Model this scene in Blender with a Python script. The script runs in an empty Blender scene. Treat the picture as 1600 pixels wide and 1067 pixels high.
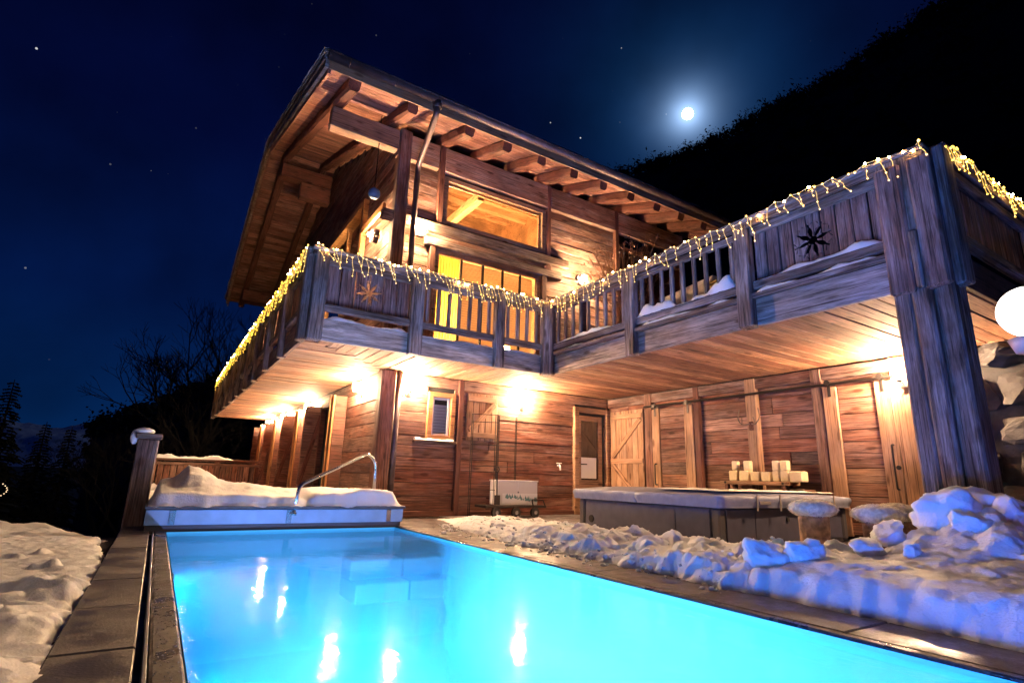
import bpy, bmesh, math, random
from mathutils import Vector, Matrix, noise
random.seed(7)
S = bpy.context.scene
COL = S.collection
V = Vector
R = random.uniform

# ------------------------------------------------------------------ camera
cd = bpy.data.cameras.new('camera')
cam = bpy.data.objects.new('camera', cd); COL.objects.link(cam)
cd.sensor_width = 36.0; cd.lens = 19.041; cd.clip_start = 0.02; cd.clip_end = 12000
def cam_matrix(yaw, pitch, roll):
    cy, sy, cp, sp, cr, sr = math.cos(yaw), math.sin(yaw), math.cos(pitch), math.sin(pitch), math.cos(roll), math.sin(roll)
    f = V((sy*cp, cy*cp, sp)); r = V((cy, -sy, 0)); u = r.cross(f)
    r2 = cr*r + sr*u; u2 = -sr*r + cr*u
    return Matrix((( r2.x, u2.x, -f.x, 0), (r2.y, u2.y, -f.y, 0), (r2.z, u2.z, -f.z, 0.65), (0, 0, 0, 1)))
cam.matrix_world = cam_matrix(0.56089195, 0.24765718, 0.03012715)
S.camera = cam

# ------------------------------------------------------------------ sky, moonlight, exposure
MOON = V((0.639, 0.500, 0.584)).normalized()
world = bpy.data.worlds.new('World'); S.world = world; world.use_nodes = True
def build_sky():
    nt = world.node_tree; N = nt.nodes; L = nt.links; N.clear()
    out = N.new('ShaderNodeOutputWorld'); bg = N.new('ShaderNodeBackground'); L.new(bg.outputs[0], out.inputs[0])
    tc = N.new('ShaderNodeTexCoord'); nrm = N.new('ShaderNodeVectorMath'); nrm.operation = 'NORMALIZE'
    L.new(tc.outputs['Generated'], nrm.inputs[0])
    sep = N.new('ShaderNodeSeparateXYZ'); L.new(nrm.outputs[0], sep.inputs[0])
    grad = N.new('ShaderNodeValToRGB'); L.new(sep.outputs['Z'], grad.inputs[0])
    e = grad.color_ramp.elements
    e[0].position = 0.0; e[0].color = (0.0008, 0.014, 0.062, 1)
    e[1].position = 0.85; e[1].color = (0.0004, 0.0009, 0.011, 1)
    m = e.new(0.25); m.color = (0.0006, 0.0058, 0.040, 1)
    m = e.new(0.50); m.color = (0.0005, 0.0020, 0.021, 1)
    # the moon's aureole in the thin high cloud
    dot = N.new('ShaderNodeVectorMath'); dot.operation = 'DOT_PRODUCT'
    L.new(nrm.outputs[0], dot.inputs[0]); dot.inputs[1].default_value = MOON
    ac = N.new('ShaderNodeMath'); ac.operation = 'ARCCOSINE'; L.new(dot.outputs['Value'], ac.inputs[0])
    def lobe(k, amp):
        a = N.new('ShaderNodeMath'); a.operation = 'MULTIPLY'; a.inputs[1].default_value = -k; L.new(ac.outputs[0], a.inputs[0])
        x = N.new('ShaderNodeMath'); x.operation = 'EXPONENT'; L.new(a.outputs[0], x.inputs[0])
        y = N.new('ShaderNodeMixRGB'); y.blend_type = 'MULTIPLY'; y.inputs[0].default_value = 1
        L.new(x.outputs[0], y.inputs[1]); y.inputs[2].default_value = amp; return y
    a = lobe(52, (0.55, 0.80, 1.2, 1)); b = lobe(13, (0.006, 0.055, 0.15, 1))
    add1 = N.new('ShaderNodeMixRGB'); add1.blend_type = 'ADD'; add1.inputs[0].default_value = 1
    L.new(a.outputs[0], add1.inputs[1]); L.new(b.outputs[0], add1.inputs[2])
    cl = N.new('ShaderNodeTexNoise'); cl.inputs['Scale'].default_value = 5; cl.inputs['Detail'].default_value = 4
    L.new(nrm.outputs[0], cl.inputs['Vector'])
    mr = N.new('ShaderNodeMapRange'); mr.inputs[1].default_value = .3; mr.inputs[2].default_value = .7; mr.inputs[3].default_value = .65; mr.inputs[4].default_value = 1.2
    L.new(cl.outputs[0], mr.inputs[0])
    mul = N.new('ShaderNodeMixRGB'); mul.blend_type = 'MULTIPLY'; mul.inputs[0].default_value = 1
    add2 = N.new('ShaderNodeMixRGB'); add2.blend_type = 'ADD'; add2.inputs[0].default_value = 1
    L.new(grad.outputs[0], add2.inputs[1]); L.new(add1.outputs[0], add2.inputs[2])
    L.new(add2.outputs[0], mul.inputs[1]); L.new(mr.outputs[0], mul.inputs[2])
    # stars
    vo = N.new('ShaderNodeTexVoronoi'); vo.inputs['Scale'].default_value = 42; L.new(nrm.outputs[0], vo.inputs['Vector'])
    lt = N.new('ShaderNodeMath'); lt.operation = 'LESS_THAN'; lt.inputs[1].default_value = 0.055; L.new(vo.outputs['Distance'], lt.inputs[0])
    sc = N.new('ShaderNodeSeparateColor'); L.new(vo.outputs['Color'], sc.inputs[0])
    pw = N.new('ShaderNodeMath'); pw.operation = 'POWER'; pw.inputs[1].default_value = 9; L.new(sc.outputs[0], pw.inputs[0])
    ms = N.new('ShaderNodeMath'); ms.operation = 'MULTIPLY'; L.new(lt.outputs[0], ms.inputs[0]); L.new(pw.outputs[0], ms.inputs[1])
    ms2 = N.new('ShaderNodeMath'); ms2.operation = 'MULTIPLY'; L.new(ms.outputs[0], ms2.inputs[0]); ms2.inputs[1].default_value = 0.5
    add3 = N.new('ShaderNodeMixRGB'); add3.blend_type = 'ADD'; add3.inputs[0].default_value = 1
    L.new(mul.outputs[0], add3.inputs[1]); L.new(ms2.outputs[0], add3.inputs[2])
    L.new(add3.outputs[0], bg.inputs[0]); bg.inputs[1].default_value = 1.0
build_sky()
sun = bpy.data.lights.new('moonlight', 'SUN'); sun.energy = 0.06; sun.angle = math.radians(0.5); sun.color = (0.7, 0.82, 1)
suno = bpy.data.objects.new('moonlight', sun); COL.objects.link(suno)
suno.rotation_euler = (-MOON).to_track_quat('-Z', 'Y').to_euler()
S.view_settings.view_transform = 'Standard'; S.view_settings.look = 'None'
S.view_settings.exposure = 0.45; S.view_settings.gamma = 1.0; S.view_settings.use_curve_mapping = False
S.render.engine = 'CYCLES'
cy = S.cycles
cy.use_denoising = True; cy.max_bounces = 7; cy.diffuse_bounces = 4; cy.glossy_bounces = 4; cy.transparent_max_bounces = 12
cy.transmission_bounces = 6
cy.sample_clamp_indirect = 6.0; cy.caustics_reflective = False; cy.caustics_refractive = False; cy.use_light_tree = True

# ------------------------------------------------------------------ helpers
WL = {}                                                   # world location of every object used as a parent
def place(o, parent, loc):
    COL.objects.link(o)
    if parent is not None:
        o.parent = parent; o.location = V(loc) - WL[parent]
    else:
        o.location = loc
    WL[o] = V(loc)
    return o
def tag(o, label=None, cat=None, group=None, kind=None):
    if label: o['label'] = label
    if cat: o['category'] = cat
    if group: o['group'] = group
    if kind: o['kind'] = kind
    return o
def thing(name, loc, label, cat, group=None, kind=None):
    o = bpy.data.objects.new(name, None); o.empty_display_size = .2
    place(o, None, V(loc)); return tag(o, label, cat, group, kind)
def raw(name, verts, faces, mat, parent=None, loc=(0, 0, 0), smooth=False, rot=None):
    """one mesh object; verts are in world space relative to loc (or local when rot is given)"""
    me = bpy.data.meshes.new(name); me.from_pydata([tuple(v) for v in verts], [], faces); me.update()
    if smooth:
        me.polygons.foreach_set('use_smooth', [True]*len(me.polygons))
    me.materials.append(mat)
    o = bpy.data.objects.new(name, me)
    if rot is not None: o.rotation_euler = rot.to_euler()
    return place(o, parent, loc)

def _cb():
    cs = [(x, y, z) for x in (-1, 1) for y in (-1, 1) for z in (-1, 1)]
    ix = lambda x, y, z, k: ((x > 0)*4 + (y > 0)*2 + (z > 0))*3 + k
    F = []
    for s in (-1, 1):
        F.append([ix(a, b, s, 0) for a, b in ((-1, -1), (1, -1), (1, 1), (-1, 1))])
        F.append([ix(a, s, b, 1) for a, b in ((-1, -1), (1, -1), (1, 1), (-1, 1))])
        F.append([ix(s, a, b, 2) for a, b in ((-1, -1), (1, -1), (1, 1), (-1, 1))])
    for s in (-1, 1):
        for t in (-1, 1):
            F.append([ix(-1, s, t, 0), ix(1, s, t, 0), ix(1, s, t, 1), ix(-1, s, t, 1)])
            F.append([ix(s, -1, t, 0), ix(s, 1, t, 0), ix(s, 1, t, 2), ix(s, -1, t, 2)])
            F.append([ix(s, t, -1, 1), ix(s, t, 1, 1), ix(s, t, 1, 2), ix(s, t, -1, 2)])
    for c in cs: F.append([ix(*c, 0), ix(*c, 1), ix(*c, 2)])
    pts = []
    for c in cs:
        for k in range(3):
            d = [.8, .8, .8]; d[2-k] = 1
            pts.append(V((c[0]*d[0], c[1]*d[1], c[2]*d[2])))
    out = []
    for f in F:
        ce = sum((pts[i] for i in f), V())/len(f); n = (pts[f[1]]-pts[f[0]]).cross(pts[f[2]]-pts[f[0]])
        out.append(f if n.dot(ce) > 0 else f[::-1])
    return cs, out
_CS, _CF = _cb()
def chamfer(l, w, t, c, jit=0):
    a, b, h = l/2, w/2, t/2; c = min(c, a*.45, b*.45, h*.45); vs = []
    for (x, y, z) in _CS:
        ja = R(-jit, jit); jb = R(-jit, jit)*.7; jh = R(-jit, jit)*.5
        vs.append((x*(a-c)+ja, y*(b-c)+jb, z*h+jh)); vs.append((x*(a-c)+ja, y*b+jb, z*(h-c)+jh)); vs.append((x*a+ja, y*(b-c)+jb, z*(h-c)+jh))
    return vs
def axes(d, n):
    X = V(d).normalized(); Z = V(n); Z = (Z - X*Z.dot(X)).normalized(); Y = Z.cross(X)
    return Matrix((X, Y, Z)).transposed()
def board(name, parent, p0, p1, w, t, n, mat, jit=0.0, c=.006):
    """a piece of timber from p0 to p1, w wide, t thick along n; local X runs along the grain"""
    p0, p1 = V(p0), V(p1); L = (p1-p0).length
    return raw(name, chamfer(L, w, t, c, jit), _CF, mat, parent, (p0+p1)/2, False, axes(p1-p0, n))
def box(name, parent, lo, hi, mat, c=.006, jit=0):
    lo, hi = V(lo), V(hi); s = hi-lo
    return raw(name, chamfer(s.x, s.y, s.z, c, jit), _CF, mat, parent, (lo+hi)/2)
class MB:
    """collects shapes in world space, links them as one mesh"""
    def __init__(s): s.v = []; s.f = []
    def add(s, vs, fs):
        b = len(s.v); s.v += [V(v) for v in vs]; s.f += [[i+b for i in f] for f in fs]; return s
    def board(s, p0, p1, w, t, n, c=.004, jit=0):
        p0, p1 = V(p0), V(p1); M = axes(p1-p0, n); m = (p0+p1)/2
        return s.add([M @ V(v) + m for v in chamfer((p1-p0).length, w, t, c, jit)], _CF)
    def box(s, lo, hi, c=.004, jit=0):
        lo, hi = V(lo), V(hi); d = hi-lo; m = (lo+hi)/2
        return s.add([V(v)+m for v in chamfer(d.x, d.y, d.z, c, jit)], _CF)
    def tube(s, pts, r, n=8, cap=True):
        pts = [V(p) for p in pts]; rs = r if isinstance(r, (list, tuple)) else [r]*len(pts)
        up = V((0, 0, 1)); rings = []; b0 = None
        for i, p in enumerate(pts):
            d = (pts[min(i+1, len(pts)-1)] - pts[max(i-1, 0)]).normalized()
            if b0 is None:
                a = up if abs(d.z) < .9 else V((1, 0, 0)); b0 = d.cross(a).normalized()
            b0 = (b0 - d*b0.dot(d)).normalized(); e = d.cross(b0)
            rings.append([p + (b0*math.cos(2*math.pi*k/n) + e*math.sin(2*math.pi*k/n))*rs[i] for k in range(n)])
        vs = [v for r_ in rings for v in r_]; fs = []
        for i in range(len(pts)-1):
            for k in range(n):
                fs.append([i*n+k, i*n+(k+1) % n, (i+1)*n+(k+1) % n, (i+1)*n+k])
        if cap: fs.append(list(range(n))[::-1]); fs.append([(len(pts)-1)*n+k for k in range(n)])
        return s.add(vs, fs)
    def ball(s, c, r, seg=8, ring=5, sc=(1, 1, 1)):
        c = V(c); vs = [c+V((0, 0, r*sc[2]))]; fs = []
        for i in range(1, ring):
            th = math.pi*i/ring
            for k in range(seg):
                ph = 2*math.pi*k/seg
                vs.append(c+V((r*sc[0]*math.sin(th)*math.cos(ph), r*sc[1]*math.sin(th)*math.sin(ph), r*sc[2]*math.cos(th))))
        vs.append(c-V((0, 0, r*sc[2]))); n = len(vs)-1
        for k in range(seg):
            fs.append([0, 1+k, 1+(k+1) % seg]); fs.append([n, n-seg+(k+1) % seg, n-seg+k])
            for i in range(ring-2):
                a = 1+i*seg; b = a+seg
                fs.append([a+k, b+k, b+(k+1) % seg, a+(k+1) % seg])
        return s.add(vs, fs)
    def build(s, name, mat, parent=None, loc=None, smooth=False):
        if loc is None: loc = WL[parent] if parent is not None else V((0, 0, 0))
        loc = V(loc)
        return raw(name, [v-loc for v in s.v], s.f, mat, parent, loc, smooth)
def arc(pts, r=.06, n=5):
    """round the corners of a polyline"""
    pts = [V(p) for p in pts]; out = [pts[0]]
    for a, b, c in zip(pts, pts[1:], pts[2:]):
        u = (a-b).normalized(); w = (c-b).normalized(); k = min(r, (a-b).length*.45, (c-b).length*.45)
        p, q = b+u*k, b+w*k
        for i in range(n+1):
            t = i/n; out.append(p*(1-t)**2 + b*2*t*(1-t) + q*t*t)
    return out+[pts[-1]]
def grid(name, fn, nx, ny, mat, parent=None, smooth=True, kind=None, loc=(0, 0, 0)):
    vs = [fn(i/nx, j/ny) for j in range(ny+1) for i in range(nx+1)]; w = nx+1
    fs = [[j*w+i, j*w+i+1, (j+1)*w+i+1, (j+1)*w+i] for j in range(ny) for i in range(nx)]
    loc = V(loc)
    o = raw(name, [V(v)-loc for v in vs], fs, mat, parent, loc, smooth)
    if kind: o['kind'] = kind
    return o
def fbm(x, y, z=0, o=4): return noise.fractal(V((x, y, z)), 1.0, 2.0, o)
def sst(a, b, x):
    t = min(1, max(0, (x-a)/(b-a))); return t*t*(3-2*t)
def lerp_tab(tab, x):
    if x <= tab[0][0]: return tab[0][1]
    for (a, b), (c, d) in zip(tab, tab[1:]):
        if x <= c: return b+(d-b)*(x-a)/(c-a)
    return tab[-1][1]
def copy_tree(o, loc, rotz=0):
    c = o.copy(); COL.objects.link(c); c.location = loc; c.rotation_euler.z = rotz; WL[c] = V(loc)
    def kids(src, dst):
        for ch in list(src.children):
            d = ch.copy(); COL.objects.link(d); d.parent = dst; kids(ch, d)
    kids(o, c); return c

# ------------------------------------------------------------------ materials
def mat_new(name):
    m = bpy.data.materials.new(name); m.use_nodes = True
    nt = m.node_tree; return m, nt, nt.nodes['Principled BSDF'], nt.nodes, nt.links
def ramp(N, els):
    r = N.new('ShaderNodeValToRGB'); e = r.color_ramp.elements
    e[0].position, e[0].color = els[0][0], (*els[0][1], 1); e[1].position, e[1].color = els[-1][0], (*els[-1][1], 1)
    for p, c in els[1:-1]: e.new(p).color = (*c, 1)
    return r
def wood(name, cols, lo=.45, hi=1.35, grey=None, greyamt=.5, rough=.75, bump=.35, across=16, knots=True):
    m, nt, B, N, L = mat_new(name)
    tc = N.new('ShaderNodeTexCoord'); oi = N.new('ShaderNodeObjectInfo')
    mu = N.new('ShaderNodeMath'); mu.operation = 'MULTIPLY'; mu.inputs[1].default_value = 41; L.new(oi.outputs['Random'], mu.inputs[0])
    cx = N.new('ShaderNodeCombineXYZ')
    for k in range(3): L.new(mu.outputs[0], cx.inputs[k])
    ad = N.new('ShaderNodeVectorMath'); ad.operation = 'ADD'; L.new(tc.outputs['Object'], ad.inputs[0]); L.new(cx.outputs[0], ad.inputs[1])
    def mp(sx, sy):
        a = N.new('ShaderNodeVectorMath'); a.operation = 'MULTIPLY'; a.inputs[1].default_value = (sx, sy, sy); L.new(ad.outputs[0], a.inputs[0]); return a.outputs[0]
    def nz(v, sc, det, dist=0, ro=.6):
        n = N.new('ShaderNodeTexNoise'); n.inputs['Scale'].default_value = sc; n.inputs['Detail'].default_value = det
        n.inputs['Distortion'].default_value = dist; n.inputs['Roughness'].default_value = ro; L.new(v, n.inputs['Vector']); return n.outputs[0]
    grain = nz(mp(.95, across*1.6), 2.2, 9, .45, .75)
    fine = nz(mp(2.5, 90), 2.0, 3)
    blot = nz(mp(.8, 3.2), 1.6, 4, .6)
    rc = ramp(N, [(i/(len(cols)-1), c) for i, c in enumerate(cols)])
    h2 = N.new('ShaderNodeMath'); h2.operation = 'FRACT'; h3 = N.new('ShaderNodeMath'); h3.operation = 'MULTIPLY'; h3.inputs[1].default_value = 17.3
    L.new(oi.outputs['Random'], h3.inputs[0]); L.new(h3.outputs[0], h2.inputs[0]); L.new(h2.outputs[0], rc.inputs[0])
    def mr(src, a, b, c, d):
        q = N.new('ShaderNodeMapRange'); q.inputs[1].default_value = a; q.inputs[2].default_value = b; q.inputs[3].default_value = c; q.inputs[4].default_value = d
        L.new(src, q.inputs[0]); return q.outputs[0]
    def mix(t, f, a, b):
        q = N.new('ShaderNodeMixRGB'); q.blend_type = t
        for s, v in ((0, f), (1, a), (2, b)):
            if hasattr(v, 'is_linked'): L.new(v, q.inputs[s])
            elif isinstance(v, tuple): q.inputs[s].default_value = (*v, 1)
            else: q.inputs[s].default_value = v
        return q.outputs[0]
    crack = nz(mp(.55, 34), 1.7, 4, .8, .55)
    g1 = mr(grain, .33, .67, lo, hi)
    col = mix('MULTIPLY', 1.0, rc.outputs[0], g1)
    if grey: col = mix('MIX', mr(blot, .42, .68, 0, greyamt), col, mix('MULTIPLY', 1.0, grey, g1))
    col = mix('MULTIPLY', 1.0, col, mr(fine, .3, .7, .72, 1.2))
    col = mix('MULTIPLY', mr(crack, .36, .43, .85, 0), col, (.22, .17, .15))
    col = mix('MULTIPLY', 1.0, col, mr(nz(mp(.9, 1.6), 1.3, 3), .32, .68, .62, 1.3))
    if knots:
        vo = N.new('ShaderNodeTexVoronoi'); vo.inputs['Scale'].default_value = 1.0; L.new(mp(2.0, 6.0), vo.inputs['Vector'])
        col = mix('MULTIPLY', mr(vo.outputs['Distance'], .10, .20, .75, 0), col, (.28, .18, .12))
    L.new(col, B.inputs['Base Color'])
    B.inputs['Roughness'].default_value = rough; B.inputs['Specular IOR Level'].default_value = .3
    sm = N.new('ShaderNodeMath'); sm.operation = 'ADD'; L.new(grain, sm.inputs[0]); L.new(mr(fine, 0, 1, 0, .35), sm.inputs[1])
    bp = N.new('ShaderNodeBump'); bp.inputs['Strength'].default_value = bump; bp.inputs['Distance'].default_value = .012
    L.new(sm.outputs[0], bp.inputs['Height']); L.new(bp.outputs[0], B.inputs['Normal'])
    return m
def plain(name, col, rough=.6, metal=0, nscale=0, namt=.25, bump=0, spec=.5, bscale=None):
    m, nt, B, N, L = mat_new(name)
    B.inputs['Base Color'].default_value = (*col, 1); B.inputs['Roughness'].default_value = rough
    B.inputs['Metallic'].default_value = metal; B.inputs['Specular IOR Level'].default_value = spec
    if nscale:
        tc = N.new('ShaderNodeTexCoord'); n = N.new('ShaderNodeTexNoise'); n.inputs['Scale'].default_value = nscale; n.inputs['Detail'].default_value = 6
        L.new(tc.outputs['Object'], n.inputs['Vector'])
        r = ramp(N, [(.3, tuple(c*(1-namt) for c in col)), (.7, tuple(min(1, c*(1+namt)) for c in col))]); L.new(n.outputs[0], r.inputs[0])
        L.new(r.outputs[0], B.inputs['Base Color'])
        if bump:
            n2 = n
            if bscale:
                n2 = N.new('ShaderNodeTexNoise'); n2.inputs['Scale'].default_value = bscale; n2.inputs['Detail'].default_value = 5; L.new(tc.outputs['Object'], n2.inputs['Vector'])
            b = N.new('ShaderNodeBump'); b.inputs['Strength'].default_value = bump; b.inputs['Distance'].default_value = .02
            L.new(n2.outputs[0], b.inputs['Height']); L.new(b.outputs[0], B.inputs['Normal'])
    return m
def emit(name, col, strength, base=(.8, .8, .8)):
    m, nt, B, N, L = mat_new(name)
    B.inputs['Base Color'].default_value = (*base, 1); B.inputs['Emission Color'].default_value = (*col, 1); B.inputs['Emission Strength'].default_value = strength
    return m
BROWNS = [(.21, .085, .05), (.10, .042, .028), (.30, .145, .088), (.18, .062, .038), (.065, .035, .028), (.30, .12, .068), (.14, .072, .052), (.36, .20, .135), (.055, .032, .028), (.24, .085, .05)]
W_WALL = wood('barn wood', BROWNS, .28, 1.7, (.28, .20, .17), .5, bump=.6)
W_UP = wood('weathered barn wood', [(.25, .115, .075), (.15, .065, .045), (.31, .17, .12), (.11, .05, .038), (.27, .13, .085)], .28, 1.65, (.36, .29, .26), .6, bump=.6)
W_DARK = wood('dark timber', [(.17, .062, .042), (.12, .045, .032), (.20, .08, .055)], .5, 1.3, (.15, .11, .09), .3)
W_SOF = wood('larch soffit', [(.50, .24, .125), (.22, .09, .055), (.58, .31, .17), (.36, .15, .085), (.26, .11, .068), (.46, .24, .14)], .35, 1.5, (.34, .22, .15), .4, bump=.5)
W_ROOF = wood('roof boarding', [(.36, .155, .105), (.17, .07, .048), (.42, .20, .145), (.27, .115, .08), (.21, .095, .068)], .35, 1.5, (.36, .25, .22), .4)
W_RAIL = wood('silvered balcony wood', [(.17, .105, .078), (.11, .07, .055), (.21, .14, .105), (.15, .085, .06)], .14, 1.9, (.34, .30, .29), .55, bump=.7, across=13)
W_RAILB = wood('balcony board wood', [(.25, .10, .062), (.21, .12, .095), (.17, .062, .04), (.24, .125, .09)], .14, 1.9, (.36, .30, .29), .45, bump=.7, across=13)
W_FASC = wood('pale fascia wood', [(.34, .25, .19), (.40, .31, .25), (.27, .18, .13)], .25, 1.6, (.42, .39, .37), .6, across=8)
W_HONEY = wood('honey coloured new wood', [(.42, .21, .085), (.38, .185, .075), (.46, .24, .10)], .7, 1.2, None, 0, .6, .2)
W_LIGHT = wood('light planed wood', [(.38, .21, .12), (.33, .18, .10), (.42, .245, .145)], .65, 1.2, (.36, .27, .21), .4, .65, .2)
W_INT = wood('interior spruce', [(.62, .34, .15), (.56, .29, .12), (.68, .38, .17)], .8, 1.15, None, 0, .55, .1)
M_METAL = plain('dark iron', (.035, .03, .03), .45, .8)
M_STEEL = plain('stainless steel', (.62, .63, .66), .22, 1.0)
M_COPPER = plain('dull copper gutter', (.10, .075, .085), .52, .7, 6, .3)
M_BLACK = plain('black opening', (.012, .012, .014), .8)
M_COVERB = plain('spa cover vinyl', (.22, .24, .33), .5, 0, 14, .12, .15)
M_TUB = plain('spa cabinet panel', (.07, .073, .12), .5, 0, 9, .15)
M_TUBD = plain('spa cabinet frame', (.075, .07, .08), .5)
M_CREAM = plain('cream wax', (.78, .66, .42), .6, 0, 20, .08, .1)
M_CLOTHR = plain('dark red knitted cloth', (.16, .012, .018), .9, 0, 60, .4, .3)
M_WHITEP = plain('white paint', (.75, .73, .70), .5)
M_BLACKR = plain('black rubber', (.02, .02, .022), .6)
M_STONE = plain('rough grey stone', (.045, .045, .05), .85, 0, 5, .5, .6, .4, 14)
M_BARK = plain('birch bark log', (.30, .19, .13), .9, 0, 16, .6, .7, .3)
M_LOGEND = plain('cut log', (.30, .18, .10), .8, 0, 20, .2)
M_FLEECE = plain('sheepskin', (.82, .72, .56), .95, 0, 30, .3, .5, .1)
M_TREE = plain('winter bark', (.016, .014, .013), .9)
M_NEEDLE = plain('spruce needles', (.012, .018, .014), .9, 0, 3, .5)
M_EARTH = plain('dark meadow', (.02, .02, .022), 1.0, 0, .3, .4)
M_HILL = plain('forested slope', (.010, .010, .011), 1.0, 0, .08, .5)
M_SHINGLE = plain('grey larch shingles', (.16, .145, .14), .85, 0, 12, .4)
M_GLASS_D = None
def snow_mat(name, col=(.80, .81, .84), b1=9, s1=.5):
    m, nt, B, N, L = mat_new(name)
    B.inputs['Base Color'].default_value = (*col, 1); B.inputs['Roughness'].default_value = .62; B.inputs['Specular IOR Level'].default_value = .12
    B.inputs['Subsurface Weight'].default_value = .25; B.inputs['Subsurface Radius'].default_value = (.04, .05, .07); B.inputs['Subsurface Scale'].default_value = .5
    tc = N.new('ShaderNodeTexCoord'); g = N.new('ShaderNodeNewGeometry')
    a = N.new('ShaderNodeTexNoise'); a.inputs['Scale'].default_value = b1; a.inputs['Detail'].default_value = 6; L.new(g.outputs['Position'], a.inputs['Vector'])
    b = N.new('ShaderNodeTexNoise'); b.inputs['Scale'].default_value = 75; b.inputs['Detail'].default_value = 4; L.new(g.outputs['Position'], b.inputs['Vector'])
    q = N.new('ShaderNodeMath'); q.operation = 'MULTIPLY_ADD'; q.inputs[1].default_value = .40; L.new(b.outputs[0], q.inputs[0]); L.new(a.outputs[0], q.inputs[2])
    bp = N.new('ShaderNodeBump'); bp.inputs['Strength'].default_value = s1; bp.inputs['Distance'].default_value = .03; L.new(q.outputs[0], bp.inputs['Height']); L.new(bp.outputs[0], B.inputs['Normal'])
    return m
M_SNOW = snow_mat('snow'); M_SNOWS = snow_mat('wind packed snow', b1=5, s1=.25)
def paving(name, c1, c2, wet):
    m, nt, B, N, L = mat_new(name)
    g = N.new('ShaderNodeNewGeometry'); oi = N.new('ShaderNodeObjectInfo')
    a = N.new('ShaderNodeTexNoise'); a.inputs['Scale'].default_value = 3.5; a.inputs['Detail'].default_value = 8; a.inputs['Roughness'].default_value = .65; L.new(g.outputs['Position'], a.inputs['Vector'])
    b = N.new('ShaderNodeTexNoise'); b.inputs['Scale'].default_value = 90; b.inputs['Detail'].default_value = 3; L.new(g.outputs['Position'], b.inputs['Vector'])
    r = ramp(N, [(.32, c1), (.68, c2)]); L.new(a.outputs[0], r.inputs[0])
    q = N.new('ShaderNodeMixRGB'); q.blend_type = 'MULTIPLY'; q.inputs[0].default_value = .6; L.new(r.outputs[0], q.inputs[1])
    r2 = ramp(N, [(.35, (.55, .55, .55)), (.65, (1.25, 1.25, 1.25))]); L.new(b.outputs[0], r2.inputs[0]); L.new(r2.outputs[0], q.inputs[2])
    L.new(q.outputs[0], B.inputs['Base Color'])
    r3 = ramp(N, [(.40, (wet, wet, wet)), (.62, (.8, .8, .8))]); L.new(a.outputs[0], r3.inputs[0]); L.new(r3.outputs[0], B.inputs['Roughness'])
    bp = N.new('ShaderNodeBump'); bp.inputs['Strength'].default_value = .35; bp.inputs['Distance'].default_value = .006; L.new(b.outputs[0], bp.inputs['Height']); L.new(bp.outputs[0], B.inputs['Normal'])
    return m
M_PAVE = paving('stone paving', (.075, .068, .075), (.14, .125, .13), .30)
M_COPING = paving('wet coping stone', (.03, .026, .026), (.07, .06, .058), .12)
def water_mat():
    m = bpy.data.materials.new('pool water'); m.use_nodes = True; nt = m.node_tree; N = nt.nodes; L = nt.links; N.clear()
    out = N.new('ShaderNodeOutputMaterial'); mx = N.new('ShaderNodeMixShader'); tr = N.new('ShaderNodeBsdfTransparent'); gl = N.new('ShaderNodeBsdfGlossy')
    tr.inputs[0].default_value = (.93, .98, 1, 1); gl.inputs['Roughness'].default_value = .06
    fr = N.new('ShaderNodeFresnel'); fr.inputs[0].default_value = 1.11
    g = N.new('ShaderNodeNewGeometry'); mp = N.new('ShaderNodeVectorMath'); mp.operation = 'MULTIPLY'; mp.inputs[1].default_value = (1.6, .8, 1); L.new(g.outputs['Position'], mp.inputs[0])
    a = N.new('ShaderNodeTexNoise'); a.inputs['Scale'].default_value = 4.5; a.inputs['Detail'].default_value = 3; L.new(mp.outputs[0], a.inputs['Vector'])
    bp = N.new('ShaderNodeBump'); bp.inputs['Strength'].default_value = .10; bp.inputs['Distance'].default_value = .03; L.new(a.outputs[0], bp.inputs['Height'])
    L.new(bp.outputs[0], gl.inputs['Normal']); L.new(bp.outputs[0], fr.inputs['Normal'])
    L.new(fr.outputs[0], mx.inputs[0]); L.new(tr.outputs[0], mx.inputs[1]); L.new(gl.outputs[0], mx.inputs[2]); L.new(mx.outputs[0], out.inputs[0])
    vs = N.new('ShaderNodeVolumeScatter'); vs.inputs['Color'].default_value = (.06, .78, 1, 1); vs.inputs['Density'].default_value = .22; L.new(vs.outputs[0], out.inputs['Volume'])
    return m
def glass_mat(name, tint=(.9, .92, .95), ior=1.45):
    m = bpy.data.materials.new(name); m.use_nodes = True; nt = m.node_tree; N = nt.nodes; L = nt.links; N.clear()
    out = N.new('ShaderNodeOutputMaterial'); mx = N.new('ShaderNodeMixShader'); tr = N.new('ShaderNodeBsdfTransparent'); gl = N.new('ShaderNodeBsdfGlossy')
    tr.inputs[0].default_value = (*tint, 1); gl.inputs['Roughness'].default_value = .03; fr = N.new('ShaderNodeFresnel'); fr.inputs[0].default_value = ior
    L.new(fr.outputs[0], mx.inputs[0]); L.new(tr.outputs[0], mx.inputs[1]); L.new(gl.outputs[0], mx.inputs[2]); L.new(mx.outputs[0], out.inputs[0])
    return m
M_WATER = water_mat(); M_GLASS = glass_mat('window glass')
def translucent(name, col, tw=.6):
    m, nt, B, N, L = mat_new(name); B.inputs['Base Color'].default_value = (*col, 1); B.inputs['Roughness'].default_value = .9
    t = N.new('ShaderNodeBsdfTranslucent'); t.inputs[0].default_value = (*col, 1); mx = N.new('ShaderNodeMixShader'); mx.inputs[0].default_value = tw
    L.new(B.outputs[0], mx.inputs[1]); L.new(t.outputs[0], mx.inputs[2]); L.new(mx.outputs[0], N['Material Output'].inputs[0]); return m
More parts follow.
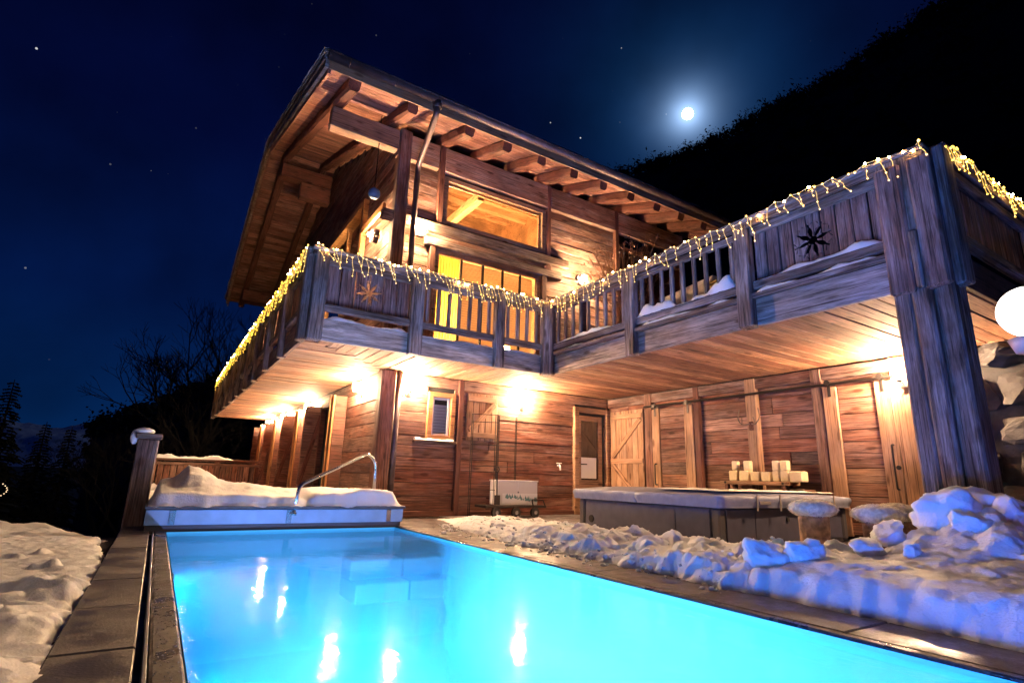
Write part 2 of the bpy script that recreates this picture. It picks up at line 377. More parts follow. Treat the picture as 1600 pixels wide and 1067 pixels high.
M_CURT = translucent('yellow curtain', (.85, .55, .08)); M_BLIND = translucent('cream slat blind', (.86, .68, .46)); M_BLINDW = translucent('white blind', (.7, .7, .72), .4)
M_LINER = plain('pool liner', (.12, .78, .92), .6, 0, 1.2, .05)
LAMP = (1, .63, .345)
E_SCONCE = emit('sconce glass', LAMP, 2100); E_SUNB = emit('sunburst bulb', (1, .60, .30), 9000); E_FAIRY = emit('fairy bulb', (1, .55, .16), 330); E_WIRE = emit('fairy wire with added glow', (1, .60, .10), .35, (.5, .45, .3)); E_FAIRY2 = emit('dim fairy bulb', (1, .58, .04), 2.6)  # the wire's own glow is added for a yellow band along the rails
E_DROP = emit('lit icicle cable', (1, .60, .07), .85, (.55, .45, .25)); E_POOL = emit('underwater lamp lens', (.030, .40, 1), 250); E_POOLF = emit('added floor uplight lens', (.20, .38, 1), 1900); E_POOLN = emit('added deep blue lens', (.03, .15, 1), 1150)  # floor and deep blue lenses serve added lamps that stay out of view
E_ROOM = emit('room lamp', (1, .64, .30), 1500); E_GLOBE = emit('frosted lit globe', (1, .93, .88), 2.6); E_MOON = emit('moon', (.92, .97, 1), 14)
E_LANT = emit('lantern glass', (1, .70, .42), 80)
E_BLUE = None

# ------------------------------------------------------------------ ground, terrace, pool
def terrain():
    NR, NA = 46, 72; vs = []; fs = []
    rs = [0.0] + [0.6*1.225**k for k in range(NR)]
    for r in rs:
        for a in range(NA):
            t = 2*math.pi*a/NA; x, y = r*math.sin(t)+4, r*math.cos(t)+6
            d = max(0, r-13); z = -1.75 - 7.5*(1-math.exp(-d/32)) + (fbm(x*.06, y*.06)*1.1 if 13 < r < 400 else 0)
            vs.append((x, y, z))
    for i in range(len(rs)-1):
        for a in range(NA):
            fs.append([i*NA+a, i*NA+(a+1) % NA, (i+1)*NA+(a+1) % NA, (i+1)*NA+a])
    tag(raw('ground', vs, fs, M_EARTH, smooth=True), kind='structure')
terrain()
PX0, PX1, PY0, PY1, WZ, PB = 0.19, 2.75, -2.6, 7.14, -0.035, -1.35
# terrace slab round the pool, in butted blocks
T = MB()
T.box((-0.24, PY1+.02, -1.74), (13.2, 22.5, -.04), .002); T.box((PX1+.02, -4, -1.74), (13.2, PY1+.018, -.04), .002); T.box((-.24, -4, -1.74), (PX0-.02, PY1+.018, -.075), .002)
tag(T.build('terrace', M_PAVE), kind='structure')
def pool():
    p = MB()
    q = lambda a, b, c, d: p.add([a, b, c, d], [[0, 1, 2, 3]])
    q((PX0, PY0, PB), (PX1, PY0, PB), (PX1, PY1, PB), (PX0, PY1, PB))
    zt = -.012
    q((PX0, PY0, PB), (PX0, PY1, PB), (PX0, PY1, zt), (PX0, PY0, zt)); q((PX1, PY1, PB), (PX1, PY0, PB), (PX1, PY0, zt), (PX1, PY1, zt))
    q((PX0, PY1, PB), (PX1, PY1, PB), (PX1, PY1, zt), (PX0, PY1, zt)); q((PX1, PY0, PB), (PX0, PY0, PB), (PX0, PY0, zt), (PX1, PY0, zt))
    root = tag(p.build('pool', M_LINER), kind='structure')
    for k in range(2):
        y1 = PY1-.004; y0 = 6.75-.26*k; z1 = -.34-.22*k; z0 = z1-.22
        box('step', root, (2.1, y0, z0), (PX1-.004, y1-.004*k, z1-.003), M_LINER, .015)
    e = .003; wb = MB(); lo = V((PX0+e, PY0+e, PB+e)); hi = V((PX1-e, PY1-e, WZ))
    wb.add([(x, y, z) for x in (lo.x, hi.x) for y in (lo.y, hi.y) for z in (lo.z, hi.z)], [[0, 1, 3, 2], [4, 6, 7, 5], [0, 4, 5, 1], [2, 3, 7, 6], [0, 2, 6, 4], [1, 5, 7, 3]])
    tag(wb.build('pool_water', M_WATER), kind='structure')
    return root
POOL = pool()
def pool_lamp(c, n, label, mat=None):
    c = V(c); n = V(n).normalized(); a = n.orthogonal().normalized(); b = n.cross(a)
    t = thing('pool_lamp', c, label, 'pool lamp', 'lamps under the water')
    m = MB(); k = 20; ring = [c+n*.012+(a*math.cos(i*2*math.pi/k)+b*math.sin(i*2*math.pi/k))*.11 for i in range(k)]
    m.add(ring, [list(range(k))]); m.build('lens', mat or E_POOL, t)
    m = MB(); m.tube([c+n*.008+(a*math.cos(i*2*math.pi/k)+b*math.sin(i*2*math.pi/k))*.118 for i in range(k+1)], .012, 6, False); m.build('rim', M_STEEL, t, smooth=True)
pool_lamp((PX0, 1.1, -.14), (1, 0, .03), 'unseen lamp added in the side wall to turn the smooth snow slab blue', E_POOLN)  # added to throw deep blue on the snow slab
pool_lamp((PX0, 2.3, -.17), (1, 0, 0), 'underwater lamp set in the near side wall of the pool')
pool_lamp((PX0, 4.6, -.17), (1, 0, 0), 'underwater lamp set in the side wall by the far end of the pool')
pool_lamp((PX0, -.1, -.17), (1, 0, 0), 'unseen lamp added in the pool wall beside the camera for blue on the snow', E_POOLN)  # also added, for more deep blue on the near snow
pool_lamp((1.5, PY0, -.55), (0, 1, 0), 'underwater lamp in the near end wall of the pool')
for y_, lb in ((2.7, 'nearer unseen uplight added on the pool floor to light the balcony'), (4.4, 'farther unseen uplight added on the pool floor to light the balcony')):
    pool_lamp((1.5, y_, PB), (0, 0, 1), lb, E_POOLF)  # added out of view, throws blue light up at balcony and roof
# coping on the right: a narrow stone row, then slabs
COP = tag(MB().box((PX1+.014, -4, -.037), (PX1+.07, PY1, .000), .006).build('coping', M_COPING), kind='structure')
PAV = tag(MB().box((PX1+.08, -4, -.037), (PX1+.30, PY1+.0, -.034), .001).build('pavement', M_PAVE), kind='structure')
y = -1.2
while y < 8.4:
    box('slab', PAV, (PX1+.075, y+.004, -.036), (PX1+.60, y+.9-.004, .002+R(-.002, .002)), M_PAVE, .006)
    box('slab', PAV, (PX1+.608, y-.4+.004, -.036), (PX1+1.4, y+.5-.004, .001+R(-.002, .002)), M_PAVE, .006)
    y += .9
for i in range(8):
    for j in range(3):
        box('slab', PAV, (4.16+i*.6, 6.55+j*.75, -.036), (4.75+i*.6, 7.294+j*.75, R(-.003, .002)), M_PAVE, .006)
# left edge: path slabs, drain channel with its metal strip, wet coping
PATH = tag(MB().box((-.22, -4, -.072), (.03, PY1, -.058), .001).build('path', M_PAVE), kind='structure')
y = .3
while y < 8.6:
    box('slab', PATH, (-.225, y+.003, -.056), (.036, y+.78-.003, R(-.003, .001)), M_PAVE, .006); y += .78
tag(MB().box((.062, -4, -.07), (.074, PY1-.02, .006), .002).build('channel_strip', plain('brushed channel strip', (.55, .52, .50), .3, .9)), 'pale metal strip running along the drain channel beside the pool', 'drain strip')
LC = tag(MB().box((.082, -4, -.07), (.184, PY1-.02, -.002), .010).build('coping', M_COPING), kind='structure')
ice = MB()
for i in range(420):
    yy = R(1.2, 5.5)**1.0; ice.ball((R(.09, .18), yy, .0), R(.0018, .0045), 5, 3, (1, 1.5, .55))
tag(ice.build('ice_droplets', plain('clear ice', (.5, .5, .55), .06, 0, spec=1.0), LC), kind='stuff')

# ------------------------------------------------------------------ chalet
CH = thing('chalet', (3.0, 8.85, 0), 'old wooden chalet with lit windows and wide gable roof behind the pool', 'chalet')
FY, GX, RX = 8.85, 3.0, 8.1
def wall_shell(name, lo, hi, mat):
    return box(name, CH, lo, hi, mat, .002)
def planks(parent, pname, o, u, n, u0, u1, z0, z1, mat, holes=(), hgt=(.15, .25), seg=(1.7, 3.4), t=.03, proud=0):
    """horizontal boards over a wall: o origin, u along, n outward; holes = (a, b, z0, z1)"""
    o, u, n = V(o), V(u), V(n); z = z0
    while z < z1-.03:
        h = min(R(*hgt), z1-z)
        if z1-z-h < .07: h = z1-z
        spans = [(u0, u1)]
        for (a, b, c, d) in holes:
            if c < z+h*.5 < d:
                nx = []
                for (s, e) in spans:
                    if b <= s or a >= e: nx.append((s, e))
                    else:
                        if a > s: nx.append((s, a))
                        if b < e: nx.append((b, e))
                spans = nx
        for (s, e) in spans:
            x = s
            while x < e-.02:
                l = R(*seg); f = min(e, x+l)
                if e-f < .5: f = e
                pr = t/2+R(0, .012)+proud
                board(pname, parent, o+u*(x+.002)+n*pr+V((0, 0, z+h/2)), o+u*(f-.002)+n*pr+V((0, 0, z+h/2)), h-.007, t, n, mat, .003, .006)
                x = f
        z += h
# --- lower front wall (plane y = 8.85)
LF = wall_shell('front_wall', (GX+.02, FY+.034, -.02), (RX-.03, FY+.2, 2.42), M_BLACK)
planks(LF, 'plank', (0, FY+.034, 0), (1, 0, 0), (0, -1, 0), GX+.2, RX-.01, .08, 2.38, W_WALL, [(3.84, 4.36, 1.26, 2.10), (7.16, 8.04, 0, 2.13)])
board('base_beam', CH, (GX, FY-.02, .035), (7.1, FY-.02, .035), .09, .08, (0, -1, 0), W_DARK, .003)
# corner post, narrow post, downpipe
board('corner_post', CH, (GX+.04, FY-.07, -.03), (GX+.04, FY-.07, 2.37), .25, .24, (0, -1, 0), W_WALL, .012, .02)
board('post', CH, (4.47, FY-.03, 0), (4.47, FY-.03, 2.36), .10, .09, (0, -1, 0), W_DARK, .006)
# shutter with brace
def barn_door(name, o, u, n, w, z0, z1, mat, nb=5, brace=1, t=.035, framew=.1, label=None):
    o, u, n = V(o), V(u), V(n)
    d = MB(); a, b = o+u*.01, o+u*(w-.01)
    d.board(a+n*.006+V((0, 0, (z0+z1)/2)), b+n*.006+V((0, 0, (z0+z1)/2)), z1-z0-.02, .01, n)
    c = d.build(name, M_BLACK, CH, (a+b)/2+V((0, 0, z0)))
    if label: c['label'] = label
    bw = w/nb
    for i in range(nb):
        q = o+u*(bw*(i+.5))+n*(.012+t/2); board('plank', c, q+V((0, 0, z0)), q+V((0, 0, z1)), bw-.006, t, n, mat, .002)
    k = .012+t+.014
    for zz in (z0+.12, (z0+z1)/2, z1-.12) if brace > 1 else (z0+.1, z1-.1):
        board('ledge', c, o+u*.02+n*k+V((0, 0, zz)), o+u*(w-.02)+n*k+V((0, 0, zz)), framew, .026, n, mat, .002)
    if brace == 1:
        board('brace', c, o+u*.06+n*(k-.002)+V((0, 0, z0+.17)), o+u*(w-.06)+n*(k-.002)+V((0, 0, z1-.17)), framew, .024, n, mat, .002)
    else:
        zm = (z0+z1)/2
        board('brace', c, o+u*.06+n*(k-.002)+V((0, 0, zm+.07)), o+u*(w-.06)+n*(k-.002)+V((0, 0, z1-.19)), framew, .024, n, mat, .002)
        board('brace', c, o+u*.06+n*(k-.002)+V((0, 0, zm-.07)), o+u*(w-.06)+n*(k-.002)+V((0, 0, z0+.19)), framew, .024, n, mat, .002)
    return c
barn_door('shutter', (4.6, FY, 0), (1, 0, 0), (0, -1, 0), .66, 1.30, 2.16, W_LIGHT, 5, 1, label='wooden shutter folded open beside the small window')
# small window
def frame_rect(m, o, u, n, u0, u1, z0, z1, w, t, off):
    o, u, n = V(o), V(u), V(n); P = lambda a, z: o+u*a+n*off+V((0, 0, z))
    m.board(P(u0, z0-0), P(u0, z1), w, t, n); m.board(P(u1, z0), P(u1, z1), w, t, n)
    m.board(P(u0+w/2, z1-w/2+0), P(u1-w/2, z1-w/2), w, t*.96, n); m.board(P(u0+w/2, z0+w/2), P(u1-w/2, z0+w/2), w, t*.96, n)
m = MB(); frame_rect(m, (0, FY, 0), (1, 0, 0), (0, -1, 0), 3.88, 4.32, 1.26, 2.10, .085, .07, .03); WIN = m.build('window', W_HONEY, CH)
m = MB(); frame_rect(m, (0, FY, 0), (1, 0, 0), (0, -1, 0), 3.95, 4.25, 1.34, 2.02, .045, .05, -.02); m.build('sash', M_WHITEP, WIN)
m = MB().add([(3.95, FY+.004, 1.34), (4.25, FY+.004, 1.34), (4.25, FY+.004, 2.02), (3.95, FY+.004, 2.02)], [[0, 1, 2, 3]]); m.build('pane', glass_mat('reflective window glass', ior=1.6), WIN)
for k in range(9):
    z = 1.40+k*.055; MB().box((3.95, FY+.018, z), (4.25, FY+.024, z+.05), .001).build('blind_slat', M_BLINDW, WIN)
MB().box((3.60, FY-.10, 1.205), (4.40, FY+.0, 1.25), .01).build('sill', W_RAIL, WIN)
grid('sill_snow', lambda a, b: (3.62+.72*a, FY-.11+.11*b, 1.252+.05*math.sin(math.pi*b)**.5*(.6+.5*fbm(a*6, b*2))), 24, 6, M_SNOW, WIN)
# glazed door at the right end of the front wall
m = MB(); frame_rect(m, (0, FY, 0), (1, 0, 0), (0, -1, 0), 7.16, 8.02, 0, 2.14, .11, .11, .02); GD = m.build('glazed_door', W_LIGHT, CH)
m = MB(); frame_rect(m, (0, FY, 0), (1, 0, 0), (0, -1, 0), 7.27, 7.84, .02, 1.98, .11, .05, -.02); m.board((7.30, FY+.02, .36), (7.82, FY+.02, .36), .62, .045, (0, -1, 0)); m.build('leaf', W_LIGHT, GD)
MB().box((7.32, FY+.02, .68), (7.80, FY+.03, 1.90), .002).build('pane', plain('dark door glass', (.02, .02, .022), .06, spec=1), GD)
MB().box((7.33, FY+.008, .70), (7.74, FY+.018, 1.12), .002).build('curtain', M_WHITEP, GD)
MB().tube(arc([(7.32, FY-.01, .98), (7.32, FY-.07, .98), (7.42, FY-.07, .98)], .02), .011).build('handle', M_METAL, GD)
# --- right wall under the terrace (plane x = 8.1)
RW = wall_shell('side_wall', (RX+.034, 2.95, -.02), (RX+.2, FY+.2, 2.42), M_BLACK)
planks(RW, 'plank', (RX+.034, 0, 0), (0, 1, 0), (-1, 0, 0), 3.0, FY-.02, .02, 2.36, W_WALL, [(7.78, 8.72, 0, 2.12)], hgt=(.17, .27))
for (ya, yb, zt, w_) in ((7.53, 7.72, 2.36, W_WALL), (6.40, 6.52, 2.36, W_DARK), (5.27, 5.46, 2.36, W_LIGHT), (4.20, 4.36, 2.36, W_WALL), (3.02, 3.30, 2.36, W_LIGHT)):
    board('post', CH, (RX-.045, (ya+yb)/2, 0), (RX-.045, (ya+yb)/2, zt), yb-ya, .10, (-1, 0, 0), w_, .006, .01)
board('top_beam', CH, (RX-.04, 3.0, 2.27), (RX-.04, FY-.05, 2.27), .17, .075, (-1, 0, 0), W_UP, .006)
barn_door('barn_door', (RX-.01, 8.74, 0), (0, -1, 0), (-1, 0, 0), .95, .04, 2.09, W_LIGHT, 6, 2, label='boarded door with diagonal braces beside the glazed door')
def sliding(ya, yb, zt, label, nplank):
    d = MB().box((RX-.035, ya+.05, .04), (RX-.025, yb-.05, zt-.02), .001).build('sliding_door', M_BLACK, CH, (RX-.03, (ya+yb)/2, .04)); d['label'] = label
    for (a, b) in ((ya, ya+.2), (yb-.19, yb)):
        board('stile', d, (RX-.075, (a+b)/2, .03), (RX-.075, (a+b)/2, zt), b-a, .06, (-1, 0, 0), W_LIGHT, .003, .008)
    z = .05
    while z < zt-.05:
        h = min(R(.15, .24), zt-z); board('plank', d, (RX-.058, ya+.2, z+h/2), (RX-.058, yb-.19, z+h/2), h-.007, .04, (-1, 0, 0), W_WALL, .003); z += h
    for yy in (ya+.1, yb-.1):
        hm = MB().box((RX-.115, yy-.022, zt-.14), (RX-.107, yy+.022, zt+.10), .002); hm.box((RX-.125, yy-.10, zt+.015), (RX-.116, yy+.10, zt+.05), .002)
        hm.tube([(RX-.105, yy, zt+.06), (RX-.16, yy, zt+.06)], .04, 12); hm.build('roller', M_METAL, d)
    return d
d1 = sliding(6.53, 7.52, 2.04, 'closed plank sliding door beside the braced door', 10)
d2 = sliding(3.30, 4.19, 2.06, 'plank sliding door with a long pull handle nearest the big corner post', 10)
for d_, yy, z0, z1 in ((d1, 7.42, .62, 1.0), (d2, 3.36, .66, 1.22)):
    MB().tube(arc([(RX-.10, yy, z0), (RX-.16, yy, z0), (RX-.16, yy, z1), (RX-.10, yy, z1)], .03), .012).build('handle', M_METAL, d_)
MB().tube([(RX-.105, 3.33, .93), (RX-.125, 3.33, .93)], .028, 12).build('knob', M_METAL, d2)
MB().tube([(RX-.14, 3.1, 2.10), (RX-.14, 7.68, 2.10)], .020).build('door_track', M_METAL, CH)
# --- lower gable side wall (plane x = 3.0, running back)
LG = wall_shell('gable_wall_lower', (GX+.034, FY+.12, -.02), (GX+.2, 21.2, 2.42), M_BLACK)
openings = [(11.05, 12.7), (14.3, 15.4), (17.4, 18.2), (20.0, 20.6)]
planks(LG, 'plank', (GX+.034, 0, 0), (0, 1, 0), (-1, 0, 0), FY+.12, 21.2, .05, 2.37, W_WALL, [(a, b, 0, 2.1) for a, b in openings], seg=(2.5, 4))
for k, (a, b) in enumerate(openings):
    m = MB(); frame_rect(m, (GX, 0, 0), (0, 1, 0), (-1, 0, 0), a+.05, b-.05, 0, 2.14, .10, .10, .03); f = m.build('patio_door', W_DARK, CH)
    MB().box((GX+.05, a+.08, .03), (GX+.06, b-.08, 2.06), .002).build('pane', plain('dark patio glass', (.02, .02, .025), .08, spec=.8), f)
    # a pair of honey coloured folded shutters standing out from the wall at the near side
    for s_, q in ((a-.05, .27), (a-.17, .24)):
        sh = MB().box((GX-q, s_-.022, .05), (GX-.01, s_+.022, 2.14), .006).build('shutter', W_DARK, CH, (GX-q/2, s_, 1.1))
        if q > .25: board('brace', sh, (GX-q+.03, s_-.03, .5), (GX-.05, s_-.03, 1.8), .06, .016, (0, -1, 0), W_WALL, .002)
        board('edge_stile', sh, (GX-q-.022, s_, .05), (GX-q-.022, s_, 2.15), .046, .04, (-1, 0, 0), W_HONEY, .002)
    sh = MB().box((GX-.40, b+.03, .05), (GX-.01, b+.075, 2.1), .006).build('shutter', W_WALL, CH, (GX-.2, b+.05, 1.1))
    board('brace', sh, (GX-.37, b+.02, .4), (GX-.05, b+.02, 1.9), .09, .02, (0, -1, 0), W_DARK, .002)
# --- upper front facade
SL = .35                                   # roof slope
RZ = lambda yy: 7.22 - SL*(FY-yy) if yy < 14.9 else 7.22 + SL*(14.9-FY) - SL*(yy-14.9)   # underside of roof boarding
holesF = [(3.84, 6.30, 5.36, 6.34), (3.76, 6.20, 2.4, 4.86)]
UF = wall_shell('upper_front_wall', (GX+.1, FY+.034, 2.5), (3.84, FY+.16, 6.98), M_BLACK)
for lo, hi in (((3.84, FY+.034, 4.86), (6.30, FY+.16, 5.36)), ((3.84, FY+.034, 6.34), (6.30, FY+.16, 6.98)), ((6.30, FY+.034, 2.5), (8.37, FY+.16, 6.98))):
    box('wall_core', CH, lo, hi, M_BLACK, .001)
planks(UF, 'plank', (0, FY+.034, 0), (1, 0, 0), (0, -1, 0), GX+.1, 8.37, 2.5, 6.42, W_UP, holesF, hgt=(.15, .23))
for x0, x1 in ((2.86, 3.72), (3.84, 6.32), (6.42, 8.31), (8.43, 10.7)):
    board('wall_plate', CH, (x0, FY-.03, 6.68), (x1, FY-.03, 6.68), .52, .14, (0, -1, 0), W_UP, .01, .012)
board('corner_post', CH, (GX+.0, FY-.05, 2.5), (GX+.0, FY-.05, 6.98), .24, .22, (0, -1, 0), W_UP, .012, .02)
for x, z0, z1 in ((3.79, 5.3, 6.96), (6.37, 4.9, 6.96), (8.37, 4.0, 6.96), (6.27, 2.5, 4.85), (3.70, 2.5, 4.85), (8.37, 2.5, 3.98)):
    board('post', CH, (x, FY-.045, z0), (x, FY-.045, z1), .11, .10, (0, -1, 0), W_DARK, .006, .008)
board('beam', CH, (2.68, FY-.06, 5.20), (6.9, FY-.06, 5.20), .20, .13, (0, -1, 0), W_RAIL, .012, .02)
board('beam', CH, (3.55, FY-.05, 4.90), (6.75, FY-.05, 4.90), .16, .11, (0, -1, 0), W_RAIL, .012, .02)
# upper window and the room behind it
m = MB(); frame_rect(m, (0, FY, 0), (1, 0, 0), (0, -1, 0), 3.90, 6.25, 5.33, 6.35, .09, .10, .02); UW = m.build('window', W_LIGHT, CH); UW['label'] = 'wide lit picture window under the eaves'
m = MB(); frame_rect(m, (0, FY, 0), (1, 0, 0), (0, -1, 0), 3.97, 6.18, 5.41, 6.27, .05, .05, -.04); m.build('sash', W_HONEY, UW)
MB().add([(3.96, FY+.05, 5.4), (6.2, FY+.05, 5.4), (6.2, FY+.05, 6.28), (3.96, FY+.05, 6.28)], [[0, 1, 2, 3]]).build('pane', M_GLASS, UW)
RM = MB(); q = lambda *p: RM.add(p, [[0, 1, 2, 3]])
q((3.2, 14.6, 2.6), (8.3, 14.6, 2.6), (8.3, 14.6, 9.12), (3.2, 14.6, 9.12)); q((8.3, FY+.17, 2.6), (8.3, 14.6, 2.6), (8.3, 14.6, 9.12), (8.3, FY+.17, 7.1))
q((3.2, FY+.17, 7.12), (8.3, FY+.17, 7.12), (8.3, 14.6, 9.13), (3.2, 14.6, 9.13)); q((3.2, FY+.17, 4.95), (8.3, FY+.17, 4.95), (8.3, 10.6, 4.95), (3.2, 10.6, 4.95))
ROOM = RM.build('room', W_INT, CH)
for k in range(5):
    yy = 9.5+k*1.05; zc = 7.12+SL*(yy-FY-.17)-.12
    board('ceiling_beam', ROOM, (3.2, yy, zc), (8.3, yy, zc), .16, .2, (0, 0, 1), W_INT, .004)
for k in range(4):
    xx = 3.9+k*1.2; board('ceiling_rafter', ROOM, (xx, FY+.2, 7.02), (xx, 14.5, 7.02+SL*5.6), .14, .14, (0, 0, 1), W_INT, .004)
board('collar_tie', ROOM, (5.0, 9.4, 6.55), (5.0, 13.6, 6.55), .16, .2, (0, 0, 1), W_INT); board('strut', ROOM, (5.0, 10.0, 6.6), (5.0, 11.6, 7.6), .14, .14, (1, 0, 0), W_INT)
board('post', ROOM, (7.9, 10.5, 4.95), (7.9, 10.5, 7.5), .14, .14, (0, -1, 0), W_INT)
for p in ((4.4, 9.9, 5.6), (7.2, 9.7, 5.5), (6.0, 9.8, 3.4), (4.6, 9.8, 3.4), (4.6, 13.2, 5.2)):
    MB().ball(p, .09, 10, 6).build('room_lamp', E_ROOM, ROOM, smooth=True)
# balcony window wall: curtain and slat blinds
m = MB(); frame_rect(m, (0, FY, 0), (1, 0, 0), (0, -1, 0), 3.81, 6.15, 2.52, 4.83, .09, .09, .01)
BW = m.build('balcony_window', W_LIGHT, CH); BW['label'] = 'wide balcony window with cream slat blinds and a yellow curtain'
for x in (4.36, 4.84, 5.30, 5.72): MB().box((x-.018, FY+.0, 2.56), (x+.018, FY+.05, 4.78), .003).build('mullion', M_METAL, BW)
MB().add([(3.85, FY+.06, 2.55), (6.1, FY+.06, 2.55), (6.1, FY+.06, 4.8), (3.85, FY+.06, 4.8)], [[0, 1, 2, 3]]).build('pane', M_GLASS, BW)
cv = []; cf = []
for i in range(60):
    x = 3.86+.52*i/59; yy = FY+.14+.018*math.sin(i*.9)
    cv += [(x, yy, 2.56), (x, yy, 4.78)]
    if i: cf.append([2*i-2, 2*i, 2*i+1, 2*i-1])
MB().add(cv, cf).build('curtain', M_CURT, BW, smooth=True)
for k in range(44):
    z = 2.58+k*.05; MB().board((4.40, FY+.13, z), (6.1, FY+.13, z), .052, .003, (0, -1, .35), .001).build('blind_slat', M_BLIND, BW)
# --- upper gable wall (x = 3.0) and its long window
GW = wall_shell('gable_wall_upper', (GX+.05, FY+.17, 2.5), (GX+.12, 21.0, 4.05), M_BLACK)
GW.name = 'gable_wall_upper'
g = MB(); g.add([(GX+.06, FY, 6.45), (GX+.06, 21, 6.45), (GX+.06, 20.9, 7.2), (GX+.06, 14.9, 9.3), (GX+.06, FY, 7.15)], [[0, 1, 2, 3, 4]])
g.add([(GX+.06, 15.2, 4.0), (GX+.06, 21, 4.0), (GX+.06, 21, 6.46), (GX+.06, 15.2, 6.46)], [[0, 1, 2, 3]]); g.add([(GX+.06, FY, 4.0), (GX+.06, 10.9, 4.0), (GX+.06, 10.9, 6.46), (GX+.06, FY, 6.46)], [[0, 1, 2, 3]])
g.build('gable_core', M_BLACK, CH)
z = 2.5
while z < 9.2:
    h = R(.17, .26)
    ya, yb = FY+.08, 20.9
    if z > 7.1: ya = FY+.08+(z+h*.6-7.15)/SL; yb = 20.9-(z+h*.6-7.15)/SL
    sp = [(ya, 10.9), (15.2, yb)] if 3.95 < z+h/2 < 6.5 else [(ya, yb)]
    for a, b in sp:
        if b-a < .15: continue
        mid = a+(b-a)*R(.35, .65) if b-a > 5 else b
        for s_, e_ in ((a, mid), (mid, b)):
            if e_-s_ > .1: board('gable_plank', GW, (GX+.035+R(0, .01), s_+.002, z+h/2), (GX+.035+R(0, .01), e_-.002, z+h/2), h-.008, .03, (-1, 0, 0), W_UP, .003)
    z += h
m = MB(); frame_rect(m, (GX, 0, 0), (0, 1, 0), (-1, 0, 0), 10.95, 15.15, 3.95, 6.5, .13, .13, .02); GWN = m.build('window', W_HONEY, CH); GWN['label'] = 'long lit gable window with honey coloured frame'
for yy in (12.3, 13.8): MB().box((GX-.02, yy-.05, 4.0), (GX+.06, yy+.05, 6.4), .003).build('mullion', W_HONEY, GWN)
MB().add([(GX+.03, 11, 4.02), (GX+.03, 15.1, 4.02), (GX+.03, 15.1, 6.4), (GX+.03, 11, 6.4)], [[0, 1, 2, 3]]).build('pane', M_GLASS, GWN)
board('shutter_rail', CH, (GX-.12, 9.3, 5.62), (GX-.12, 10.6, 5.62), .14, .06, (-1, 0, 0), W_HONEY)
# --- recessed loggia at the right of the facade
box('loggia_wall', CH, (8.4, 11.0, 2.5), (10.8, 11.1, 8.0), W_DARK, .002); box('end_wall', CH, (10.75, FY+.05, 2.5), (10.85, 21, 7.2), W_DARK, .002)
box('back_wall', CH, (3.1, 20.95, 0), (10.8, 21.05, 7.1), W_DARK, .002)
board('beam', CH, (8.43, FY-.02, 6.05), (10.7, FY-.02, 6.05), .1, .12, (0, -1, 0), W_DARK)
# --- roof
EY, RY, BY, VX, VX2 = 7.6, 14.9, 22.2, 1.25, 11.6
rf = MB()
th = .10
def slab(x0, x1, off, thick, ya=EY, yb=BY):
    P = [(ya, RZ(ya)+off), (RY, RZ(RY)+off), (yb, RZ(yb)+off)]
    vs = [(x, yy, zz+dz) for x in (x0, x1) for dz in (0, thick) for yy, zz in P]
    rf.add(vs, [[0, 1, 4, 3], [1, 2, 5, 4], [6, 9, 10, 7], [7, 10, 11, 8], [0, 6, 7, 1], [1, 7, 8, 2], [3, 4, 10, 9], [4, 5, 11, 10], [0, 3, 9, 6], [2, 8, 11, 5]])
slab(VX+.03, VX2, .03, .09)
RF = rf.build('roof', W_ROOF, CH)
# roof boards seen from below: eave boards run along x, overhang boards too
def under(x0, x1, ya, yb, nm='roof_board'):
    y0 = ya
    while y0 < yb-.02:
        w = min(R(.14, .19), yb-y0); yc = y0+w/2
        if not (y0 < RY < y0+w):
            sl = SL if yc < RY else -SL
            board(nm, RF, (x0, yc, RZ(yc)+.013), (x1, yc, RZ(yc)+.013), w*math.sqrt(1+SL*SL)-.013, .022, (0, sl, -1), W_ROOF, .002, .004)
        y0 += w
under(VX+.05, GX+.05, EY+.01, BY-.03); 
for a, b in ((3.06, 5.6), (5.6, 8.4), (8.4, 11.5)): under(a, b, EY+.01, FY+.3)
under(8.4, 10.7, FY+.3, 11.0)
# verge: two stacked fascia boards, shingle ends, snow
def verge(x0, x1, o0, o1, mat, nm, ya=EY-.02, yb=BY+.02):
    for (a, b) in ((ya, RY), (RY, yb)):
        m_ = MB(); P = [(a, RZ(a)), (b, RZ(b))]
        vs = [(x, yy, zz+o) for x in (x0, x1) for o in (o0, o1) for yy, zz in P]
        m_.add(vs, [[0, 1, 3, 2], [4, 6, 7, 5], [0, 4, 5, 1], [2, 3, 7, 6], [0, 2, 6, 4], [1, 5, 7, 3]]); m_.build(nm, mat, RF)
verge(VX+.02, VX+.06, -.16, .05, W_ROOF, 'verge_board'); verge(VX-.035, VX+.018, -.07, .13, W_FASC, 'verge_board'); verge(VX-.06, VX-.037, .07, .20, W_RAIL, 'verge_board')
sh = MB(); yy = EY-.1
while yy < BY+.1:
    w = R(.13, .2); c0 = yy+w/2; sg = 1 if c0 < RY else -1
    sh.board((VX-.085, c0, RZ(c0)+.185+R(-.008, .008)), (VX+.2, c0, RZ(c0)+.185), w-.008, .03, (0, -SL*sg, 1), .003); yy += w
tag(sh.build('shingles', M_SHINGLE, RF), kind='stuff')
def roof_snow(a, b):
    u = a; v = b
    xs = VX-.10 - .02*fbm(v*40, 3.1) if u < .02 else VX-.09+(VX2-VX+.2)*u
    yy = EY-.13+(BY+.2-EY+.13)*v
    e = min(1, u*60, v*150, (1-v)*150)
    return (xs, yy + (.03*fbm(u*60, 1) if v < .01 else 0), RZ(min(max(yy, EY-.2), BY+.3))+.215+.075*e*(1+.5*fbm(u*30, v*60)) + (.05*max(0, fbm(v*18, 7)) if v > .5 else 0)*e)
